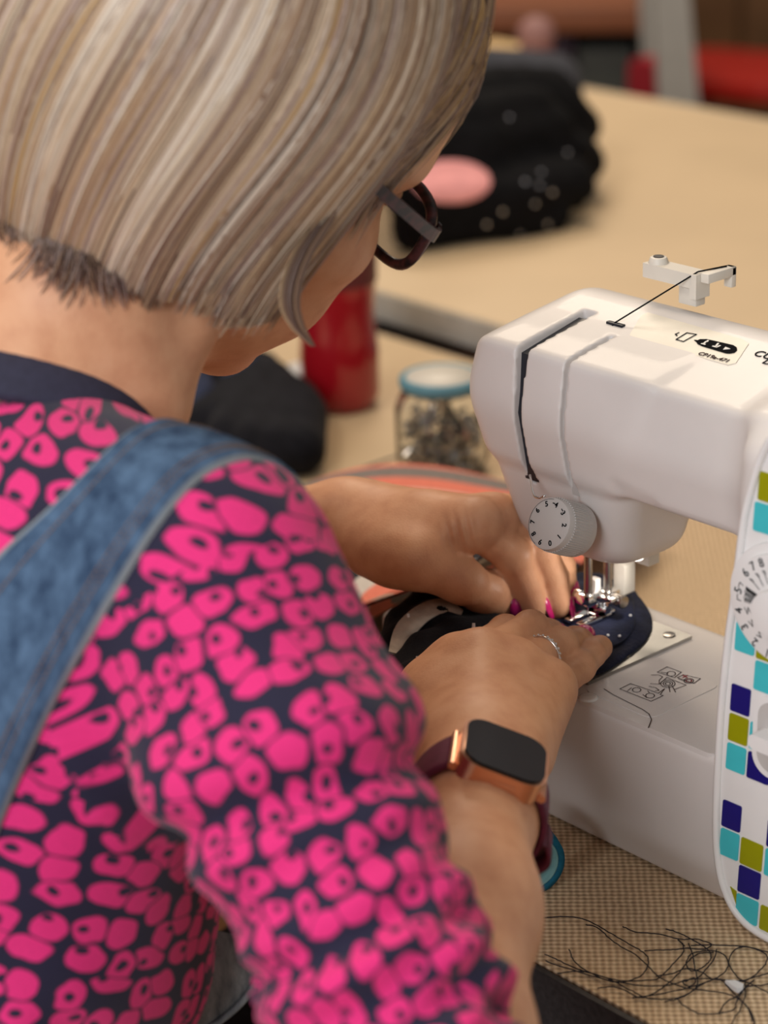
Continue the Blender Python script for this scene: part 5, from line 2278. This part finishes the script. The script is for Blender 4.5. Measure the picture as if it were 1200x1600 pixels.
pot = empty('white_pot', WP, 'small pinkish pot with a white lid beside the red bottle', 'pot')
v_, f_ = lathe_np([(.012, 0), (.0145, .002), (.0145, .016), (.001, .016)], 28, WP)
from_np('pot_body', v_, f_, mat('pot_pink', (0.62, 0.36, 0.26), 0.5), pot)
v_, f_ = lathe_np([(.016, .0155), (.0165, .017), (.0165, .028), (.015, .0295), (.001, .0295)], 28, WP)
from_np('pot_lid', v_, f_, M_PANEL, pot)


# ------------------------------------------------------------------ folded garments
def soft(name, prims, h, m, label, cat='clothing', parent=None, wav=0.0, seed=0):
    pts = np.array([p for q in prims for p in (q[0], q[1])])
    R = max(max(q[2], q[3]) for q in prims) + 0.02
    g = Field(pts.min(0) - R, pts.max(0) + R, h)
    for q in prims:
        a, b, ra, rb, k = q[:5]
        fl, fs = (q[5], q[6]) if len(q) > 5 else (None, 1)
        g.cone(a, b, ra, rb, k, fl, fs)
    v, q = g.mesh()
    if wav:
        rg = np.random.default_rng(seed)
        for s in (60, 110, 190):
            d = rg.normal(0, 1, 3)
            v = v + np.outer(np.sin(v @ nrm(d) * s + rg.uniform(0, 6)), rg.normal(0, 1, 3)) * wav * 30 / s
    o = from_np(name, v, q, m, parent)
    if label:
        tag(o, label, cat)
    return o


ZU = V(0, 0, 1)


def up_from(px, py, base, h):
    return at_z(px, py, base) + V(0, 0, h)


a = at_z(398, 742, SZ)
e_long = nrm(V(-0.70, 0.15, 0))
e_back = nrm(V(0.2, 0.95, 0))
stack = []
for (x0, y0), (x1, y1) in (((385, 600), (325, 700)), ((412, 596), (362, 722)), ((436, 620), (402, 732)), ((456, 648), (438, 738)), ((474, 676), (468, 740))):
    lo_p = at_z(x1, y1, SZ) + V(0, 0, .019)
    hi_p = at_depth(x0, y0, proj(lo_p)[2] + .075)
    hi_p[2] = max(hi_p[2], SZ + .02)
    stack.append((hi_p, lo_p, .0185, .0200, .003))
    stack.append((hi_p + V(-.02, .012, 0), lo_p + V(-.03, .02, 0), .018, .018, .01))
soft('folded_black_garment', stack, .004, M_BLACKF, 'folded black garment beyond the shoulder, beside the red bottle', wav=.0010, seed=1)
a = at_z(312, 688, SZ)
navy = []
for k in range(3):
    b0 = a + V(-.010 * k, .005 * k, .018 + .017 * k)
    navy.append((b0, b0 + V(-.16, .03, .0), .0185, .0185, .004))
    navy.append((b0 + V(.0, .045, 0), b0 + V(-.15, .075, .0), .0185, .0185, .01))
soft('navy_jeans', navy, .004, mat('navy_denim', (0.030, 0.038, 0.075), 0.85, noise=0.25, nscale=150), 'folded dark blue jeans leaning beyond the chin', wav=.0008, seed=2)
a = at_depth(285, 592, 1.74)
soft('white_cloth', [(a, a + V(-.05, .02, -.012), .016, .018, .01), (a + V(-.05, .02, -.012), at_z(262, 640, SZ) + V(0, 0, .02), .018, .018, .01)], .004, M_SPECK, 'white cloth peeking out below the chin', 'cloth', wav=.001, seed=3)
p = at_depth(352, 600, 1.78)
q_ = [at_depth(x_, y_, 1.78) for x_, y_ in ((352, 606), (376, 596), (398, 586), (412, 584))]
belt = from_np('canvas_strap', *ribbon_np(catmull(q_, 20), .006, nrm(-CF + CU * .4), .003), mat('canvas', (0.36, 0.29, 0.20), 0.8))
tag(belt, 'beige canvas strap lying over the black garment', 'strap')

# pile of black clothes on the long table
P0 = lambda px, py, dz: at_z(px, py, 0) + V(0, 0, dz)
c1, c2 = P0(690, 400, 0), P0(850, 378, 0)
bk = nrm(V(-0.62, 0.78, 0))
pile = []
_rg = np.random.default_rng(21)
for k, (h0, s0) in enumerate(((.022, 0), (.046, .004), (.070, .012), (.092, .03), (.112, .05))):
    j0, j1 = _rg.uniform(-.05, .05, 2)
    a = lerp(c1, c2, -0.35 + j0) + bk * (.035 + s0 + _rg.uniform(-.01, .012)) + V(0, 0, h0)
    b = lerp(c1, c2, (1.05, 1.22, 1.16, .98, .80)[k]) + bk * (.045 + s0 + (.0, .01, .05, .03, .02)[k]) + V(0, 0, h0 - .006 + _rg.uniform(-.004, .004))
    m2 = lerp(a, b, _rg.uniform(.35, .65)) + V(0, 0, _rg.uniform(-.006, .010)) - bk * _rg.uniform(-.01, .014)
    pile.append((a, m2, .024, .026, .004))
    pile.append((m2, b, .026, .020 + .004 * _rg.random(), .004))
    pile.append((a + bk * .08, b + bk * .09, .030, .024, .02))
M_BLK2 = mat('black_jersey', (0.005, 0.005, 0.006), 0.92, noise=0.3, nscale=80, spec=0.15)
blk = soft('black_clothes_pile', pile, .007, M_BLK2, 'heap of folded black clothes with a pink patch on the long table', wav=.0036, seed=5)
vb = np.array([tuple(v.co) for v in blk.data.vertices])
fb = [tuple(p_.vertices) for p_ in blk.data.polygons]
PB_ = BVHTree.FromPolygons([tuple(p_) for p_ in vb], fb)


def patch(name, cx, cy, rx, ry, m, lift=.004):
    """a piece lying on the heap, following its surface"""
    Vv, Ff = [], []
    nr, na = 5, 22
    ok = []
    for i in range(nr + 1):
        for j in range(na):
            t = 2 * math.pi * j / na
            loc, n = hit(cx + rx * i / nr * math.cos(t), cy + ry * i / nr * math.sin(t), PB_)
            if loc is None:
                loc, n = Vv[-1], ZU
            f = lift if i < nr else lift * 0.2
            Vv.append(np.array(loc) + np.array(n) * f)
    for i in range(nr):
        for j in range(na):
            l = (j + 1) % na
            Ff.append((i * na + j, i * na + l, (i + 1) * na + l, (i + 1) * na + j))
    return from_np(name, np.array(Vv), np.array(Ff), m, blk)


patch('pink_patch', 705, 284, 62, 34, mat('pink_print', (0.83, 0.36, 0.36), 0.8))['label'] = 'pink printed patch'
bm = bmesh.new()
for px_, py_ in ((795, 184), (820, 285), (845, 270), (842, 290), (862, 300), (785, 330), (812, 365), (855, 350), (886, 238), (760, 350), (835, 318)):
    loc, n = hit(px_, py_, PB_)
    if loc is None:
        continue
    bm_cyl(loc - n * .001, loc + n * .0015, .0022, .0018, 8, bm)
from_bm('sequins', bm, mat('sequin', (0.75, 0.75, 0.8), 0.2, metal=0.8), blk)['kind'] = 'stuff'
a = at_depth(770, 150, 2.36) + V(-.02, -.05, -.01)
soft('charcoal_trousers', [(a + V(-.02, -.03, 0), a + V(.07, .09, .0), .035, .030, .01), (a + V(-.05, -.0, .03), a + V(.05, .11, .02), .035, .030, .02), (a + V(-.04, 0, -.03), a + V(.05, .10, -.03), .035, .03, .02)],
     .007, mat('charcoal', (0.035, 0.037, 0.048), 0.9, noise=0.2, nscale=60), 'charcoal trousers folded on top of the black clothes', wav=.001, seed=7)

# ------------------------------------------------------------------ far end of the table and the room behind
M_PLUM = mat('plum', (0.20, 0.07, 0.10), 0.5)
fp = at_z(846, 112, 0.0) + V(.05, -.06, 0)
orn = empty('ornament', fp, 'plum coloured figurine at the far end of the long table', 'ornament')
v_, f_ = lathe_np([(.020, 0), (.026, .004), (.022, .02), (.018, .035), (.022, .045), (.001, .050)], 24, fp)
from_np('ornament_body', v_, f_, M_PLUM, orn)
bm = bmesh.new()
bmesh.ops.create_icosphere(bm, subdivisions=3, radius=.024)
bmesh.ops.translate(bm, verts=bm.verts, vec=Vector(fp + V(0, 0, .060)))
from_bm('ornament_head', bm, mat('dusty_pink', (0.26, 0.13, 0.12), 0.6), orn, True)
sb = at_z(770, 118, 0.0)
tag(box('wooden_block', sb + V(-.05, -.05, .0), sb + V(.06, .05, .035), mat('pale_wood', (0.62, 0.42, 0.20), 0.6), None, .004), 'pale wooden block beyond the charcoal trousers', 'block')

M_RCH = mat('red_plastic', (0.42, 0.018, 0.012), 0.4)
M_BLKP = mat('black_metal', (0.012, 0.012, 0.013), 0.5)


def red_chair(px, py, t, rot, label):
    c = at_depth(px, py, t)
    base = V(c[0], c[1], FLOOR_Z)
    M4 = Matrix.Translation(Vector(base)) @ Matrix.Rotation(rot, 4, 'Z')

    def w(x, y, z):
        return np.array(M4 @ Vector((x, y, z)))
    ch = empty('red_chair', base, label, 'chair')
    bm = bm_prism(rrect(-.16, .16, -.16, .16, .05, 5), .43, .465, 2)
    bmesh.ops.transform(bm, matrix=M4, verts=bm.verts)
    from_bm('seat', bm, M_RCH, ch, True, bevel=.008)
    bm = bm_prism(rrect(-.15, .15, .52, .84, .06, 5), .16, .185, 1)
    bmesh.ops.transform(bm, matrix=M4, verts=bm.verts)
    from_bm('backrest', bm, M_RCH, ch, True, bevel=.008)
    for sx in (-1, 1):
        from_bm('leg', bm_cyl(w(sx * .15, -.14, 0), w(sx * .13, -.12, .44), .011), M_BLKP, ch, True)
        from_bm('leg', bm_cyl(w(sx * .15, .19, 0), w(sx * .13, .155, .60), .011), M_BLKP, ch, True)
    return ch


red_chair(1150, 135, 4.35, math.radians(-75), 'red plastic chair behind the long table, nearest the frame edge')


def bookcase():
    c = at_depth(930, 90, 3.9)
    ang_ = math.radians(40)
    ex = V(math.cos(ang_), math.sin(ang_), 0)
    ey = V(-math.sin(ang_), math.cos(ang_), 0)
    base = V(c[0], c[1], FLOOR_Z)
    M4 = Matrix(((ex[0], ey[0], 0, base[0]), (ex[1], ey[1], 0, base[1]), (0, 0, 1, base[2]), (0, 0, 0, 1)))
    sh = empty('storage_shelf', base, 'low dark shelf unit with orange-brown top board', 'shelf')
    M_SH = mat('shelf_dark', (0.035, 0.022, 0.016), 0.6)
    M_TOP = mat('shelf_top', (0.22, 0.075, 0.03), 0.5)

    def bx(name, lo, hi, m, par, bev=.003):
        bm = bm_box(lo, hi)
        bmesh.ops.transform(bm, matrix=M4, verts=bm.verts)
        return from_bm(name, bm, m, par, True, bevel=bev)
    bx('side_panel', (-.62, 0, 0), (-.59, .35, .62), M_SH, sh)
    bx('side_panel', (.09, 0, 0), (.12, .35, .62), M_SH, sh)
    bx('back_panel', (-.60, .33, 0), (.10, .35, .62), M_SH, sh)
    bx('shelf_board', (-.59, 0, .10), (.09, .33, .13), M_SH, sh)
    bx('shelf_board', (-.59, 0, .42), (.09, .33, .45), M_SH, sh)
    bx('top_board', (-.66, -.05, .62), (.15, .36, .665), M_TOP, sh)
    cols_ = [((.05, .06, .09), 'slate blue'), ((.09, .085, .05), 'olive'), ((.055, .06, .065), 'grey'), ((.12, .10, .03), 'mustard'), ((.05, .035, .05), 'dark plum'), ((.08, .09, .08), 'grey-green')]
    x = -.56
    for i, (c_, nm) in enumerate(cols_):
        w_ = (.095, .10, .085, .10, .09, .09)[i]
        h_ = (.17, .15, .18, .13, .16, .14)[i]
        b = empty('storage_box', np.array(M4 @ Vector((x + w_ / 2, .14, .45))), nm + ' storage box on the low dark shelf', 'box', 'boxes on the shelf')
        bx('box_body', (x, .04, .4505), (x + w_, .26, .45 + h_ * .72), mat('box_' + str(i), c_, 0.7), b)
        bx('box_lid', (x - .003, .037, .4505 + h_ * .72), (x + w_ + .003, .263, .45 + h_ * .9), mat('lid_' + str(i), tuple(k * 1.3 for k in c_), 0.7), b)
        x += w_ + .012


bookcase()
# grey slanted leg of a folding stand, wooden cupboard
ga, gb = at_depth(1040, -120, 3.25), at_depth(1068, 300, 3.25)
gd = nrm(gb - ga)
fs_ = empty('folding_stand', V(gb[0], gb[1], FLOOR_Z), 'grey folding stand with broad slanted leg behind the long table', 'stand')
tl = (FLOOR_Z - gb[2]) / gd[2]
bt = gb + gd * tl
for off_, nm in ((V(0, 0, 0), 'stand_leg'), (V(-.30, .30, 0), 'stand_leg')):
    bm = bmesh.new()
    S_ = nrm(np.cross(gd, CF)) * .030
    D_ = nrm(np.cross(gd, S_)) * .012
    q1 = [bm.verts.new(Vector(ga + off_ + s * S_ * .8 + d * D_)) for s, d in ((-1, -1), (1, -1), (1, 1), (-1, 1))]
    q2 = [bm.verts.new(Vector(bt + off_ + s * S_ * 1.3 + d * D_)) for s, d in ((-1, -1), (1, -1), (1, 1), (-1, 1))]
    bm.faces.new(q1)
    bm.faces.new(q2[::-1])
    for i in range(4):
        bm.faces.new((q1[i], q2[i], q2[(i + 1) % 4], q1[(i + 1) % 4]))
    from_bm(nm, bm, mat('stand_grey', (0.24, 0.23, 0.21), 0.5), fs_, True, bevel=.003)
from_bm('stand_bar', bm_cyl(ga, ga + V(-.30, .30, 0), .012), M_LEG, fs_, True)
cb = at_depth(1150, 60, 5.0)
cup = empty('wooden_cupboard', V(cb[0], cb[1], FLOOR_Z), 'brown wooden cupboard in the dim background', 'cupboard')
M_CUP = mat('cupboard_wood', (0.11, 0.055, 0.022), 0.6, noise=0.2, nscale=12)
bm = bm_box((-.35, -.2, 0), (.35, .2, 1.1))
bmesh.ops.transform(bm, matrix=Matrix.Translation((cb[0], cb[1], FLOOR_Z)) @ Matrix.Rotation(math.radians(42), 4, 'Z'), verts=bm.verts)
from_bm('cupboard_body', bm, M_CUP, cup, True, bevel=.006)
for sx in (-1, 1):
    bm = bm_box((-.165 + sx * .17, -.218, .05), (.165 + sx * .17, -.2, 1.06))
    bmesh.ops.transform(bm, matrix=Matrix.Translation((cb[0], cb[1], FLOOR_Z)) @ Matrix.Rotation(math.radians(42), 4, 'Z'), verts=bm.verts)
    from_bm('cupboard_door', bm, M_CUP, cup, True, bevel=.004)
rb = at_depth(1016, 128, 3.3)
tag(from_bm('red_bag', bm_prism(rrect(-.026, .026, -.035, .035, .014, 4), -.02, .02, 1), mat('red_cloth', (0.30, 0.010, 0.02), 0.8), None, True, bevel=.007), 'small dark red bag hanging on the grey folding stand', 'bag')
bpy.data.objects['red_bag'].location = Vector(rb)
